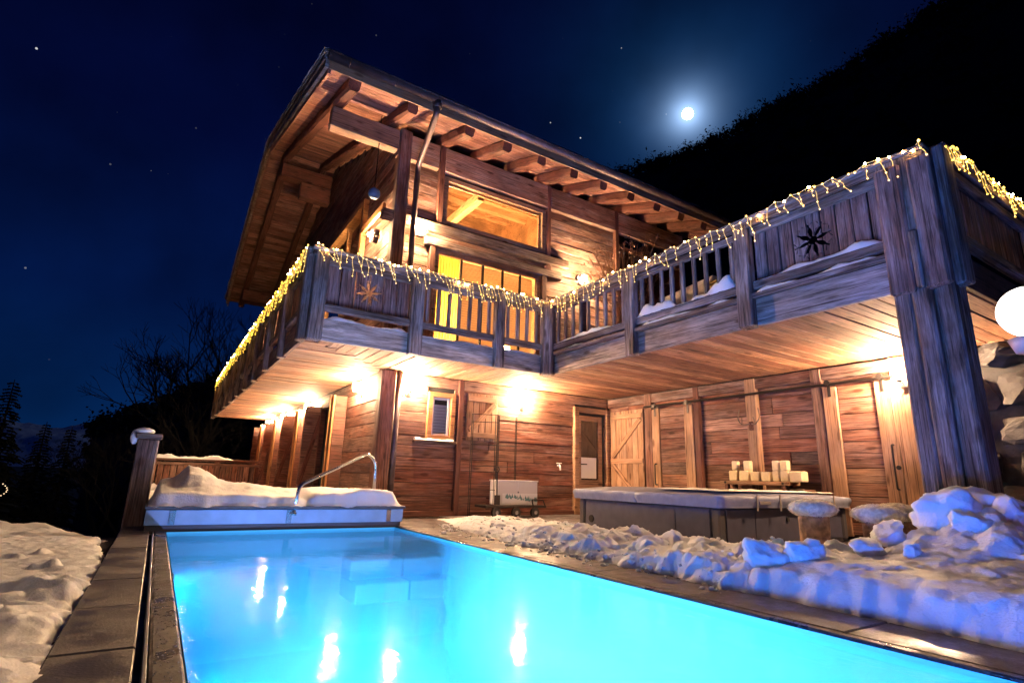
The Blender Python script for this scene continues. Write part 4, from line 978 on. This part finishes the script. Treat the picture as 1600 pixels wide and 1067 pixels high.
# ------------------------------------------------------------------ bench of candles behind the tub
t = thing('wall_bench', (7.85, 5.1, 0), 'narrow wooden bench carrying cream candles behind the hot tub', 'bench')
board('seat_board', t, (7.86, 4.66, .695), (7.86, 5.82, .695), .30, .05, (0, 0, 1), W_LIGHT)
for y in (4.75, 5.72):
    for x in (7.76, 7.96): board('leg', t, (x, y, 0), (x, y, .67), .06, .06, (-1, 0, 0), W_DARK)
    MB().tube([(7.705, y, .695), (7.715, y, .695)], .02, 10).build('bolt', M_METAL, t)
def candle(y, z, w, h, label):
    c = thing('candle', (7.84, y, z), label, 'candle', 'cream candles stacked on the bench')
    k = MB(); k.box((7.84-w*.45, y-w/2, z), (7.84+w*.45, y+w/2, z+h), .012, .002); k.build('wax', M_CREAM, c)
    MB().tube([(7.84, y, z+h-.002), (7.843, y+.002, z+h+.018)], .0035, 5).build('wick', M_BLACK, c)
Z0 = .722
rows = [(5.62, .15, .155, 'leftmost thick cream candle in the bottom row on the bench'), (5.42, .17, .155, 'wide cream candle second from the left in the bottom row'), (5.24, .145, .14, 'short cream candle in the bottom row beside the wide one'),
        (5.06, .15, .14, 'short cream candle left of the two tall candle stacks'), (4.90, .11, .155, 'narrow cream candle under the left tall stack'), (4.765, .12, .155, 'narrow cream candle under the right tall stack'), (4.575, .19, .15, 'wide cream candle alone at the right end of the bench')]
for y, w, h, lb in rows: candle(y, Z0, w, h, lb)
for y, w, lb in ((5.60, .10, 'upper cream candle on the leftmost bottom candle'), (5.38, .11, 'upper cream candle on the wide bottom candle'), (4.90, .105, 'topmost candle of the left tall stack'), (4.765, .11, 'topmost candle of the right tall stack')):
    candle(y, Z0+.156+.0012, w, .15, lb)
b = thing('plinth_box', (7.85, 4.3, 0), 'low dark crate standing between the bench and the sliding door', 'crate'); 
for z in (.08, .24, .40, .56): board('slat', b, (7.68, 4.42, z), (7.68, 4.62, z), .13, .03, (-1, 0, 0), W_RAIL)
MB().box((7.70, 4.42, .02), (7.98, 4.62, .62), .005).build('core', W_DARK, b)
# antler hook on the post
a_ = thing('antler_hook', (RX-.1, 5.37, 1.6), 'small dark antler mounted on the post above the candles', 'antlers')
MB().box((RX-.115, 5.33, 1.52), (RX-.098, 5.41, 1.66), .01).build('shield', W_DARK, a_)
k = MB()
for s in (-1, 1):
    k.tube(arc([(RX-.12, 5.37+s*.02, 1.62), (RX-.18, 5.37+s*.12, 1.60), (RX-.17, 5.37+s*.2, 1.70), (RX-.15, 5.37+s*.17, 1.86)], .05), [.012]*3+[.010]*30 if False else .010, 6)
    k.tube([(RX-.18, 5.37+s*.12, 1.61), (RX-.2, 5.37+s*.1, 1.72)], .007, 5)
k.build('antler', plain('antler horn', (.12, .08, .055), .6), a_)

# ------------------------------------------------------------------ things before the lower front wall
t = thing('metal_trellis', (5.1, 8.5, 0), 'tall thin folding metal trellis standing before the wall', 'trellis')
def leaf(x0, y0, x1, y1, nm):
    k = MB(); A = lambda s, z: (x0+(x1-x0)*s, y0+(y1-y0)*s, z)
    for s in (0, .06, .94, 1): k.tube([A(s, .0), A(s, 1.76)], .0075, 5)
    for z in (.45, .85, 1.22, 1.62, 1.755): k.tube([A(0, z), A(1, z)], .0065, 5)
    k.build(nm, M_METAL, t)
leaf(4.62, 8.62, 5.03, 8.42, 'leaf'); leaf(5.05, 8.42, 5.50, 8.5, 'leaf')
t = thing('hand_cart', (5.35, 8.3, 0), 'low dark hand cart with small wheels before the wall', 'cart')
MB().box((4.75, 8.22, .16), (6.0, 8.62, .20), .006).build('deck', M_METAL, t)
for x in (4.95, 5.35, 5.75):
    w_ = MB(); w_.tube([(x, 8.20, .085), (x, 8.25, .085)], .085, 18); o = w_.build('wheel', M_BLACKR, t); MB().tube([(x, 8.19, .085), (x, 8.199, .085)], .035, 12).build('hub', M_STEEL, o)
MB().tube(arc([(5.72, 8.24, .2), (5.68, 8.22, .30), (5.92, 8.22, .30), (5.98, 8.24, .2)], .03), .012, 6).build('bracket', M_METAL, t)
t = thing('painted_chest', (5.45, 8.45, .2), 'white chest painted with a teal winter forest standing on the cart', 'chest')
MB().box((5.03, 8.34, .202), (5.88, 8.60, .60), .006).build('body', M_WHITEP, t); MB().box((5.02, 8.33, .602), (5.89, 8.61, .625), .005).build('lid', M_WHITEP, t)
for x in (5.05, 5.47): MB().box((x, 8.331, .225), (x+.40, 8.339, .585), .003).build('door', plain('pale grey panel', (.62, .60, .58), .5), t)
MB().tube([(5.455, 8.32, .42), (5.455, 8.335, .42)], .014, 8).build('knob', M_STEEL, t)
MB().box((5.13, 8.3265, .23), (5.87, 8.3303, .40), .001).build('snow_field', plain('painted white ground', (.78, .78, .76), .6), t)
tr = MB(); rnd = random.Random(5)
for i in range(46):
    x = rnd.uniform(5.2, 5.86); h = rnd.uniform(.03, .075); z = .33-.06*(x-5.2)/.66+rnd.uniform(-.02, .02)
    tr.add([(x-h*.3, 8.3255-i*2e-5, z), (x+h*.3, 8.3255-i*2e-5, z), (x, 8.3255-i*2e-5, z+h)], [[0, 1, 2]])
tr.build('painted_trees', plain('teal paint', (.10, .24, .24), .6), t)['kind'] = 'stuff'
t = thing('shovel', (4.97, 8.3, 0), 'dark shovel with a ring grip leaning before the white chest', 'shovel')
MB().tube([(4.98, 8.26, .22), (5.0, 8.32, .76)], .014, 8).build('shaft', M_METAL, t); k = MB()
k.tube([(5.0+.045*math.sin(i*math.pi/8), 8.32, .80-.045*math.cos(i*math.pi/8)) for i in range(17)], .009, 6, False); k.build('grip', M_METAL, t)
grid('blade', lambda a, b: (4.92+.12*a, 8.255-.012*math.sin(math.pi*a), .21+.16*b-.0), 8, 6, M_METAL, t)
t = thing('garden_tap', (6.72, FY-.03, .92), 'white outdoor tap on the dark planks left of the glazed door', 'tap')
k = MB(); k.tube(arc([(6.72, FY-.0, .93), (6.72, FY-.08, .93), (6.72, FY-.09, .84)], .02), .016, 8); k.tube([(6.66, FY-.05, .975), (6.78, FY-.05, .975)], .010, 6); k.tube([(6.72, FY-.05, .93), (6.72, FY-.05, .975)], .009, 6); k.build('spout', M_WHITEP, t)

# ------------------------------------------------------------------ things on the terrace
def shrub(t, c, h, n, spread, seed, mat):
    rnd = random.Random(seed); k = MB(); c = V(c)
    for i in range(n):
        a = rnd.uniform(0, 6.28); r = rnd.uniform(.1, spread); p = c; path = [p]; d = V((math.cos(a)*r/h*.6, math.sin(a)*r/h*.6, 1)).normalized()
        for j in range(4):
            d = (d+V((rnd.uniform(-.25, .25), rnd.uniform(-.25, .25), rnd.uniform(-.1, .1)))).normalized(); p = p+d*h/4*rnd.uniform(.7, 1.1); path.append(p)
        k.tube(path, .006, 4, False)
        for q in path[1:]:
            for _ in range(5):
                e = q+V((rnd.uniform(-1, 1), rnd.uniform(-1, 1), rnd.uniform(-1, 1)))*.06; f = V((rnd.uniform(-1, 1), rnd.uniform(-1, 1), rnd.uniform(-1, 1))).normalized()*.035; g = f.orthogonal().normalized()*.02
                k.add([e-f, e+g, e+f, e-g], [[0, 1, 2, 3]])
    k.build('dry_foliage', mat, t)
t = thing('potted_shrub', (6.9, 7.0, 2.5), 'dried brown shrub in a tub behind the terrace balusters', 'shrub')
k = MB(); k.tube([(6.9, 7.0, 2.5), (6.9, 7.0, 3.0)], [.22, .28], 14); k.build('pot', M_STONE, t); shrub(t, (6.9, 7.0, 2.95), 2.25, 60, 1.2, 4, plain('dried leaves', (.22, .11, .06), .9))
t = thing('log_rail', (5.75, 6.4, 2.5), 'round pale log rail on two legs behind the terrace balusters', 'log rail')
k = MB(); k.tube([(5.75, 7.05, 3.80), (5.75, 5.65, 3.64)], .085, 12); k.build('log', W_LIGHT, t); 
for y, zl in ((6.9, 3.71), (5.8, 3.58)): MB().box((5.70, y-.05, 2.5), (5.80, y+.05, zl), .01).build('leg', W_DARK, t)
t = thing('covered_lounger', (6.6, 4.8, 2.5), 'pale padded lounger under snow seen through the terrace balusters', 'lounger')
k = MB(); k.board((6.45, 5.8, 3.33), (6.45, 4.78, 3.43), .58, .16, (-.8, 0, .6), .05); k.build('pad', plain('pale canvas', (.60, .56, .50), .8, 0, 12, .15), t)
for p in ((6.6, 5.6), (6.6, 5.0)): MB().box((p[0]-.05, p[1]-.05, 2.5), (p[0]+.05, p[1]+.05, 3.42), .01).build('leg', W_DARK, t)
t = thing('yellow_crate', (6.2, 4.2, 2.5), 'yellow crate on the terrace behind the balusters', 'crate'); MB().box((6.2, 4.48, 2.5), (6.5, 4.70, 3.40), .02).build('body', plain('yellow plastic', (.62, .40, .05), .5), t); MB().box((6.18, 4.46, 3.402), (6.52, 4.72, 3.44), .01).build('rim', plain('yellow rim', (.6, .38, .05), .5), t)

# ------------------------------------------------------------------ stone wall and globe lamp at the right
t = thing('stone_wall', (8.3, 2.2, 0), 'rough stone wall under the terrace right of the big clad post', 'stone wall')
MB().box((8.2, -1.5, -.03), (8.6, 2.94, 2.36), .01).build('core', M_STONE, t)
rnd = random.Random(11)
z = .0
while z < 2.2:
    h = rnd.uniform(.28, .5); y = 2.9
    while y > -.6:
        l = rnd.uniform(.35, .75); k = MB(); c = V((8.17, y-l/2, z+h/2)); bm = bmesh.new(); bmesh.ops.create_icosphere(bm, subdivisions=3, radius=1)
        pl = [V((rnd.uniform(-1, .3), rnd.uniform(-1, 1), rnd.uniform(-1, 1))).normalized() for _ in range(8)]+[V((0, 1, 0)), V((0, -1, 0)), V((0, 0, 1)), V((0, 0, -1))]; dd = [rnd.uniform(.45, .8) for _ in pl]; vs = []
        for v in bm.verts:
            p = v.co.copy()
            for n_, d_ in zip(pl, dd):
                e = p.dot(n_)-d_
                if e > 0: p -= n_*e*.97
            p += v.co*.10*fbm(p.x*3+y, p.y*3, p.z*3+z); vs.append(c+V((p.x*.24, p.y*l*.66, p.z*h*.66)))
        k.add(vs, [[v.index for v in f.verts] for f in bm.faces]).build('stone', M_STONE, t, c); bm.free(); y -= l
    z += h
t = thing('globe_lamp', (4.3, 1.02, 0), 'white lit globe lamp on a post wrapped in dark red cloth', 'lamp')
GC = V((4.36, .985, 1.735))
MB().ball(GC, .158, 28, 18).build('globe', E_GLOBE, t, smooth=True)
k = MB(); k.tube([GC-V((0, 0, .25)), GC-V((0, 0, .17))], [.10, .13], 18); k.build('collar', plain('pink frosted collar', (.55, .36, .30), .5), t, smooth=True)
k = MB(); k.ball(GC+V((.03, -.02, .125)), .11, 18, 8, (1, 1, .38)); k.build('snow_cap', M_SNOW, t, smooth=True)
board('post', t, (4.335, 1.0, .0), (4.335, 1.0, 1.49), .07, .07, (-1, 0, 0), W_LIGHT, .003, .01)
cv = []; cf = []
for j in range(24):
    for i in range(15):
        a = i/14; cv.append((4.385+.22*a*(1+.2*j/23), .94-.16*a+.022*math.sin(a*14), 1.47-1.25*j/23))
for j in range(23):
    for i in range(14): cf.append([j*15+i, j*15+i+1, (j+1)*15+i+1, (j+1)*15+i])
c_ = MB().add(cv, cf).build('cloth', M_CLOTHR, t, smooth=True)
k = MB()
for i in range(40): a = i/39; p = V((4.385+.22*a, .93-.16*a+.022*math.sin(a*14), 1.47)); k.tube([p, p+V((-.01, -.005, -.05))], .004, 4, False)
k.build('fringe', M_WHITEP, t)
k = MB()
for zc, yc, xc in ((.98, .905, 4.43), (.66, .89, 4.46), (1.2, .87, 4.50)):
    for i in range(3):
        a = i*math.pi/3; d = V((.8*math.cos(a), -.6*math.cos(a), math.sin(a)))*.055; p = V((xc, yc-.02, zc)); k.tube([p-d, p+d], .005, 4)
k.build('snowflake_motif', M_WHITEP, t)

# ------------------------------------------------------------------ snow banks
def bank(name, fld, x0, x1, y0, y1, cell, label, mat=M_SNOW, over=.03):
    """fld(x, y) -> (depth behind the front edge, height); the surface rises steeply from the edge and bulges over it"""
    nx, ny = int((x1-x0)/cell), int((y1-y0)/cell); vs = []; keep = []
    for j in range(ny+1):
        for i in range(nx+1):
            x, y = x0+(x1-x0)*i/nx, y0+(y1-y0)*j/ny; d, h, w = fld(x, y)
            z = h*(1-math.exp(-max(0, d)/w)) if d > 0 else 0
            e = min(1, max(0, d)/.12)
            vs.append((x+over*e*fbm(x*7, y*7, z*9+3), y+over*e*fbm(x*7+9, y*7, z*9), (z+.012*e*fbm(x*18, y*18, z*12)-.012) if d > 0 else -.05)); keep.append(d > -.06)
    w = nx+1; fs = [[j*w+i, j*w+i+1, (j+1)*w+i+1, (j+1)*w+i] for j in range(ny) for i in range(nx) if keep[j*w+i] and keep[j*w+i+1] and keep[(j+1)*w+i] and keep[(j+1)*w+i+1]]
    return tag(raw(name, vs, fs, mat, smooth=True), label, 'snow', kind='stuff')
def clods(x, y, s, amp):
    d, _ = noise.voronoi(V((x*s+.35*fbm(x*4, y*4), y*s, 0)))
    return amp*(1-min(1, d[0]*1.5))+amp*.6*abs(fbm(x*3.1, y*3.1, 4))+amp*.25*fbm(x*11, y*11, 2)
def hR(x, y):
    base = lerp_tab([(0.4, .24), (1.9, .21), (2.6, .15), (3.3, .12), (4.2, .10), (5.5, .12), (6.6, .13), (8.2, .05)], y)
    b = base*(1-.55*sst(4.25, 4.75, x))+clods(x, y, 3.2, lerp_tab([(1.7, .015), (2.3, .10), (4.2, .11), (5.6, .06), (8, .04)], y))
    pile = .25*math.exp(-((x-4.75)/.40)**2-((y-1.62)/.36)**2)+.16*math.exp(-((x-4.45)/.5)**2-((y-1.25)/.5)**2)
    b += pile*(1+.6*clods(x, y, 4.5, .8))
    return b+.02*fbm(x*2, y*2)
def fR(x, y):
    xf = 3.22+.05*fbm(y*2.2, 3)+.42*sst(6.0, 8, y)+.08*sst(5, 6, y)
    xb = lerp_tab([(1.5, 5.38), (2.4, 5.3), (4, 5.24), (6.3, 5.24), (6.6, 5.4), (8.3, 4.9)], y)
    rough = lerp_tab([(1.9, .18), (2.5, 1), (4.5, .9), (6, .5), (8, .35)], y)
    d = x-xf-.12*rough*fbm(x*4.3, y*4.3, 2)-.05*rough*fbm(x*13, y*13, 6)
    d = min(d, (xb-x)*1.0+.02, (8.15-y)*.8+.1*fbm(x*3, y*3), y-.35)
    return d, max(.02, hR(x, y)), lerp_tab([(2, .10), (3, .16), (5.5, .22), (8, .3)], y)
bank('snow', fR, 3.0, 5.45, .35, 8.3, .019, 'churned snow bank along the paving between the pool and hot tub')
def scatter(n, fx, label, seed, r0, r1, zf):
    k = MB(); rnd = random.Random(seed)
    for i in range(n):
        x, y = fx(rnd); r = rnd.uniform(r0, r1)*rnd.random()**.7; b0 = len(k.v)
        k.ball((x, y, zf(x, y)), r, 7, 5, (rnd.uniform(.7, 1.4), rnd.uniform(.7, 1.4), rnd.uniform(.5, .9)))
        for q in range(b0, len(k.v)): k.v[q] += V((rnd.uniform(-1, 1), rnd.uniform(-1, 1), rnd.uniform(-1, 1)))*r*.22
    return tag(k.build('snow_crumbs', M_SNOW, smooth=True), label, 'snow', kind='stuff')
def hz(x, y):
    d, h, w = fR(x, y); return h*(1-math.exp(-d/w)) if d > 0 else .004
def cr(rnd):
    y = rnd.uniform(2.35, 7.2); return (3.2+rnd.gauss(0, .10)+(.35*sst(6, 8, y)) if rnd.random() < .5 else rnd.uniform(3.3, 4.9)), y
scatter(420, cr, 'loose snow crumbs scattered over the bank and the paving', 3, .008, .032, hz)
def hL(x, y): return -.005+.11*max(0, fbm(x*1.9, y*1.7, 6)+.2)+.08*abs(fbm(x*3.4, y*2.6, 1))+.05*sst(-.6, -1.8, x)-.16*sst(4.0, 7.5, y)
def fL(x, y):
    xr = -.24+.05*fbm(y*1.8, 2)-.16*sst(4.5, 6.8, y)
    d = xr-x-.07*fbm(x*4.5, y*3.5, 5)-.03*fbm(x*12, y*12, 8)
    return min(d, 6.9-y+.2*fbm(x*3, 1)), max(.02, hL(x, y)), .10
bank('snow', fL, -3.6, -.16, .5, 7.0, .022, 'drifted snow along the left side of the pool path', M_SNOWS)
tag(MB().box((-9, -4, -.6), (-.245, 7.2, -.06), .01).build('lawn', M_EARTH), kind='structure')
def fl2(a, b):
    x = -2.9+2.75*a; y = 6.5+3.2*b; e = (math.sin(math.pi*a)*math.sin(math.pi*b))**.6
    return (x, y, -.42+(.42+.08*fbm(x*2, y*2)+.03*fbm(x*8, y*8)-.10*sst(-1.4, -2.6, x)-.06*sst(-.9, -.3, x))*e)
tag(grid('snow', fl2, 60, 60, M_SNOWS), 'humped dirty snow mound beyond the end of the path', 'snow', kind='stuff')
def snow_block(c, s, label, seed):
    k = MB(); rnd = random.Random(seed); c = V(c); bm = bmesh.new(); bmesh.ops.create_icosphere(bm, subdivisions=4, radius=1)
    pl = [V((rnd.uniform(-1, 1), rnd.uniform(-1, 1), rnd.uniform(-.6, 1))).normalized() for _ in range(7)]; dd = [rnd.uniform(.35, .7) for _ in pl]
    vs = []
    for v in bm.verts:
        p = v.co.copy()
        for n_, d_ in zip(pl, dd):
            e = p.dot(n_)-d_
            if e > 0: p -= n_*e*.78
        p += v.co*(.16*fbm(p.x*1.8+seed, p.y*1.8, p.z*1.8)+.09*fbm(p.x*4+seed, p.y*4, p.z*4)+.05*fbm(p.x*11+seed, p.y*11, p.z*11)); vs.append(c+V((p.x*s[0], p.y*s[1], p.z*s[2]))*1.2)
    fs = [[v.index for v in f.verts] for f in bm.faces]; bm.free()
    o = k.add(vs, fs).build('snow_block', M_SNOW, None, c, smooth=True); tag(o, label, 'snow block', 'snow blocks heaped by the corner post')
for i, (c, s, lb) in enumerate((
    ((4.62, 1.72, .50), (.20, .22, .16), 'large upright snow block at the top of the heap before the clad post'),
    ((4.95, 1.55, .56), (.26, .22, .14), 'broad flat snow block leaning on the foot of the clad post'),
    ((4.45, 1.50, .40), (.17, .17, .13), 'rounded snow block low on the heap left of the red cloth'),
    ((4.75, 1.35, .47), (.20, .17, .16), 'big angular snow block in the middle of the heap'),
    ((4.35, 1.22, .33), (.15, .14, .10), 'wedge shaped snow block at the heap edge above the smooth slab'),
    ((4.95, 1.15, .45), (.22, .18, .16), 'snow block at the right side of the heap glowing pinkish'),
    ((4.05, 1.93, .28), (.13, .11, .07), 'flat bluish snow lump lying alone left of the heap'),
    ((4.02, 1.66, .275), (.07, .06, .055), 'small snow lump lying right of the flat one'),
    ((4.4, 1.95, .36), (.12, .11, .09), 'snow clod at the left edge of the heap below the stools'),
    ((3.50, 2.33, .20), (.13, .14, .13), 'jagged snow block at the front corner of the smooth slab'),
    ((3.62, 2.10, .24), (.10, .13, .11), 'second jagged snow block behind the front corner one'))):
    snow_block(c, s, lb, i*13+3)

# ------------------------------------------------------------------ garden lantern and far string light on the left
t = thing('garden_lantern', (-3.0, 2.6, -.3), 'tall garden lantern standing in the snow left of the path', 'lantern')
MB().tube([(-3.0, 2.6, -.5), (-3.0, 2.6, 1.5)], .03, 10).build('pole', M_METAL, t); k = MB(); k.tube([(-3, 2.6, 1.5), (-3, 2.6, 1.72)], [.07, .09], 12); k.build('glass', E_LANT, t, smooth=True)
k = MB(); k.tube([(-3, 2.6, 1.725), (-3, 2.6, 1.84)], [.14, .02], 12); k.build('roof', M_METAL, t)
t = thing('light_string', (-4.9, 28, -.3), 'short loop of tiny lights in the dark at the left edge', 'string lights')
k = MB(); pts = [V((-4.78+.16*math.sin(i*.5), 28, -.1-.07*i)) for i in range(8)]; k.tube(pts, .012, 5)
k.build('wire', M_METAL, t); k = MB()
for p in pts: k.ball(p, .022, 6, 4)
k.build('bulbs', emit('far bulbs', (1, .7, .4), 1.2), t)['kind'] = 'stuff'

# ------------------------------------------------------------------ trees, hills, mountain, moon
def ground_z(x, y):
    r = math.hypot(x-4, y-6); return -1.75-7.5*(1-math.exp(-max(0, r-13)/32))-.5
def conifer(x, y, top, wid, seed, label):
    rnd = random.Random(seed); z0 = ground_z(x, y); h = top-z0
    t = thing('spruce_tree', (x, y, z0), label, 'tree', 'trees beyond the garden'); MB().tube([(x, y, z0), (x, y, z0+h)], [.22, .02], 7).build('trunk', M_TREE, t)
    k = MB(); lv = int(h*5)
    for i in range(lv):
        f = i/lv; z = z0+h*(.12+.88*f); r = wid*(1-f)**.85*rnd.uniform(.8, 1.12)+.12; nb = int(9+9*(1-f))
        for j in range(nb):
            a = rnd.uniform(0, 6.28); rr = r*rnd.uniform(.35, 1.15); d = V((math.cos(a), math.sin(a), 0)); s_ = V((-d.y, d.x, 0)); b_ = V((x, y, z))
            tip = b_+d*rr+V((0, 0, -rr*rnd.uniform(.15, .45)))
            mid = b_+d*rr*.55+V((0, 0, -rr*.08)); w_ = .16*rr+.06
            k.add([b_, mid+s_*w_, tip, mid-s_*w_], [[0, 1, 2, 3]])
            for q in range(3):
                e = b_.lerp(tip, rnd.uniform(.3, .95)); g = s_*rnd.uniform(-1, 1)*w_*2; k.add([e, e+g+d*.1-V((0, 0, .12)), e+d*.14], [[0, 1, 2]])
    k.build('crown', M_NEEDLE, t)
def bare_tree(x, y, top, spread, seed, label, depth=6):
    rnd = random.Random(seed); z0 = ground_z(x, y); h = top-z0
    t = thing('bare_tree', (x, y, z0), label, 'tree', 'trees beyond the garden'); tr = MB(); br = MB()
    def grow(p, d, l, r, dep):
        q = p+d*l; m_ = p.lerp(q, .5)+V((rnd.uniform(-1, 1), rnd.uniform(-1, 1), rnd.uniform(-.4, .6)))*l*.07
        (tr if dep == depth else br).tube([p, m_, q], [r, r*.85, r*.7], 5 if dep > 2 else 3, False)
        if dep == 0: return
        for _ in range(rnd.choice((2, 3, 3)) if dep > 1 else 3):
            nd = (d+V((rnd.uniform(-1, 1)*spread, rnd.uniform(-1, 1)*spread, rnd.uniform(-.25, .55)))).normalized()
            grow(q, nd, l*rnd.uniform(.62, .86), r*.62, dep-1)
    grow(V((x, y, z0)), V((0, 0, 1)), h*.24, h*.017, depth)
    tr.build('trunk', M_TREE, t); br.build('crown', M_TREE, t)
conifer(-7.8, 42, 5.4, 2.6, 1, 'tallest dark spruce near the left edge'); conifer(-10.2, 44, 3.6, 2.6, 2, 'spruce at the far left edge beside the tallest'); conifer(-4.9, 44, 3.0, 1.8, 3, 'narrow spruce just left of the snowy mountain')
conifer(-6.6, 47, 3.4, 2.0, 4, 'spruce between the tallest and the narrow one'); conifer(-12.8, 45, 2.6, 2.6, 14, 'low spruce running out of the left edge')
bare_tree(-2.2, 40, 4.0, .75, 5, 'bushy bare tree just right of the snowy mountain', 6); bare_tree(-.9, 36, 3.4, .8, 6, 'bushy bare tree behind the gate post', 6)
bare_tree(.6, 34, 9.5, .8, 7, 'tall spreading bare tree beside the gable roof', 7); bare_tree(2.8, 36, 11.5, .7, 8, 'tall bare tree half hidden by the gable roof', 7); bare_tree(1.6, 30, 5.2, .8, 9, 'lower bare tree before the tall ones by the balcony end', 6)
conifer(1.9, 48, 5.0, 3.0, 10, 'dark spruce behind the bare trees near the balcony end'); conifer(-.2, 50, 3.6, 2.8, 11, 'dark spruce in the dip behind the gate post'); conifer(4.6, 46, 6.5, 3, 12, 'dark spruce hidden partly behind the balcony end')
RIDGE = [(-5, .05), (5, .14), (14, .25), (24, .38), (34, .50), (42.9, .585), (52, .625), (55.6, .64), (60, .675), (66.7, .71), (74, .75), (81, .78), (95, .80), (110, .7), (125, .5), (140, .3)]
def hill(a, b):
    az = -5+145*a; t_ = math.radians(az); d = 34+66*b; sl = lerp_tab(RIDGE, az)
    z = -7+(sl*100+7)*sst(-.15, 1.05, b)**1.15+2.2*fbm(d*.04+a*9, b*3)*b
    return (d*math.sin(t_), d*math.cos(t_), z)
tag(grid('hill', hill, 110, 26, M_HILL), kind='structure')
k = MB(); rnd = random.Random(21)
for i in range(2200):
    a = rnd.random(); b = 1-rnd.random()**1.8*.8; p = V(hill(a, b)); h = rnd.uniform(2.0, 4.6); w_ = h*rnd.uniform(.4, .6)
    for j in range(85 if b > .8 else 24):
        g0 = V((rnd.gauss(0, .27), rnd.gauss(0, .27), rnd.gauss(0, .34))); sz = w_*(.36-.24*min(1, g0.length/.6)); e = g0*w_*1.3+p+V((0, 0, h*.30)); f = V((rnd.uniform(-1, 1), rnd.uniform(-1, 1), rnd.uniform(-1, 1)))*sz; g = f.orthogonal().normalized()*sz*.8
        k.add([e-f, e+g, e+f, e-g], [[0, 1, 2, 3]])
tag(k.build('forest', M_NEEDLE), 'dark wooded slope rising behind the chalet on the right', 'forest', kind='stuff')
def mtn_mat():
    m, nt, B, N, L = mat_new('snowy rock'); g = N.new('ShaderNodeNewGeometry'); s = N.new('ShaderNodeSeparateXYZ'); L.new(g.outputs['Normal'], s.inputs[0])
    n = N.new('ShaderNodeTexNoise'); n.inputs['Scale'].default_value = .02; n.inputs['Detail'].default_value = 8; L.new(g.outputs['Position'], n.inputs['Vector'])
    a = N.new('ShaderNodeMath'); a.operation = 'ADD'; L.new(s.outputs['Z'], a.inputs[0]); L.new(n.outputs[0], a.inputs[1])
    r = ramp(N, [(.50, (.03, .035, .045)), (.64, (.75, .78, .85))]); q = N.new('ShaderNodeMath'); q.operation = 'MULTIPLY'; q.inputs[1].default_value = .5; L.new(a.outputs[0], q.inputs[0]); L.new(q.outputs[0], r.inputs[0]); L.new(r.outputs[0], B.inputs['Base Color']); B.inputs['Roughness'].default_value = .9; return m
def mtn(a, b):
    x = -1500+2400*a; y = 2600+900*b; e = math.sin(math.pi*min(1, b*1.0))
    prof = 150+55*math.exp(-((x+360)/260)**2)-60*abs(x+350)/900
    rid = noise.hetero_terrain(V((x*.004, y*.004, 1)), .9, 2.1, 6, .6)
    return (x, y, -40+e*(prof*.78+rid*52))
tag(grid('mountain', mtn, 160, 60, mtn_mat(), smooth=False), kind='structure')
mo = MB(); mo.ball(MOON*600+V((0, 0, .65)), 5.4, 32, 20); tag(mo.build('moon', E_MOON, None, MOON*600, smooth=True), 'bright full moon over the wooded slope', 'moon')
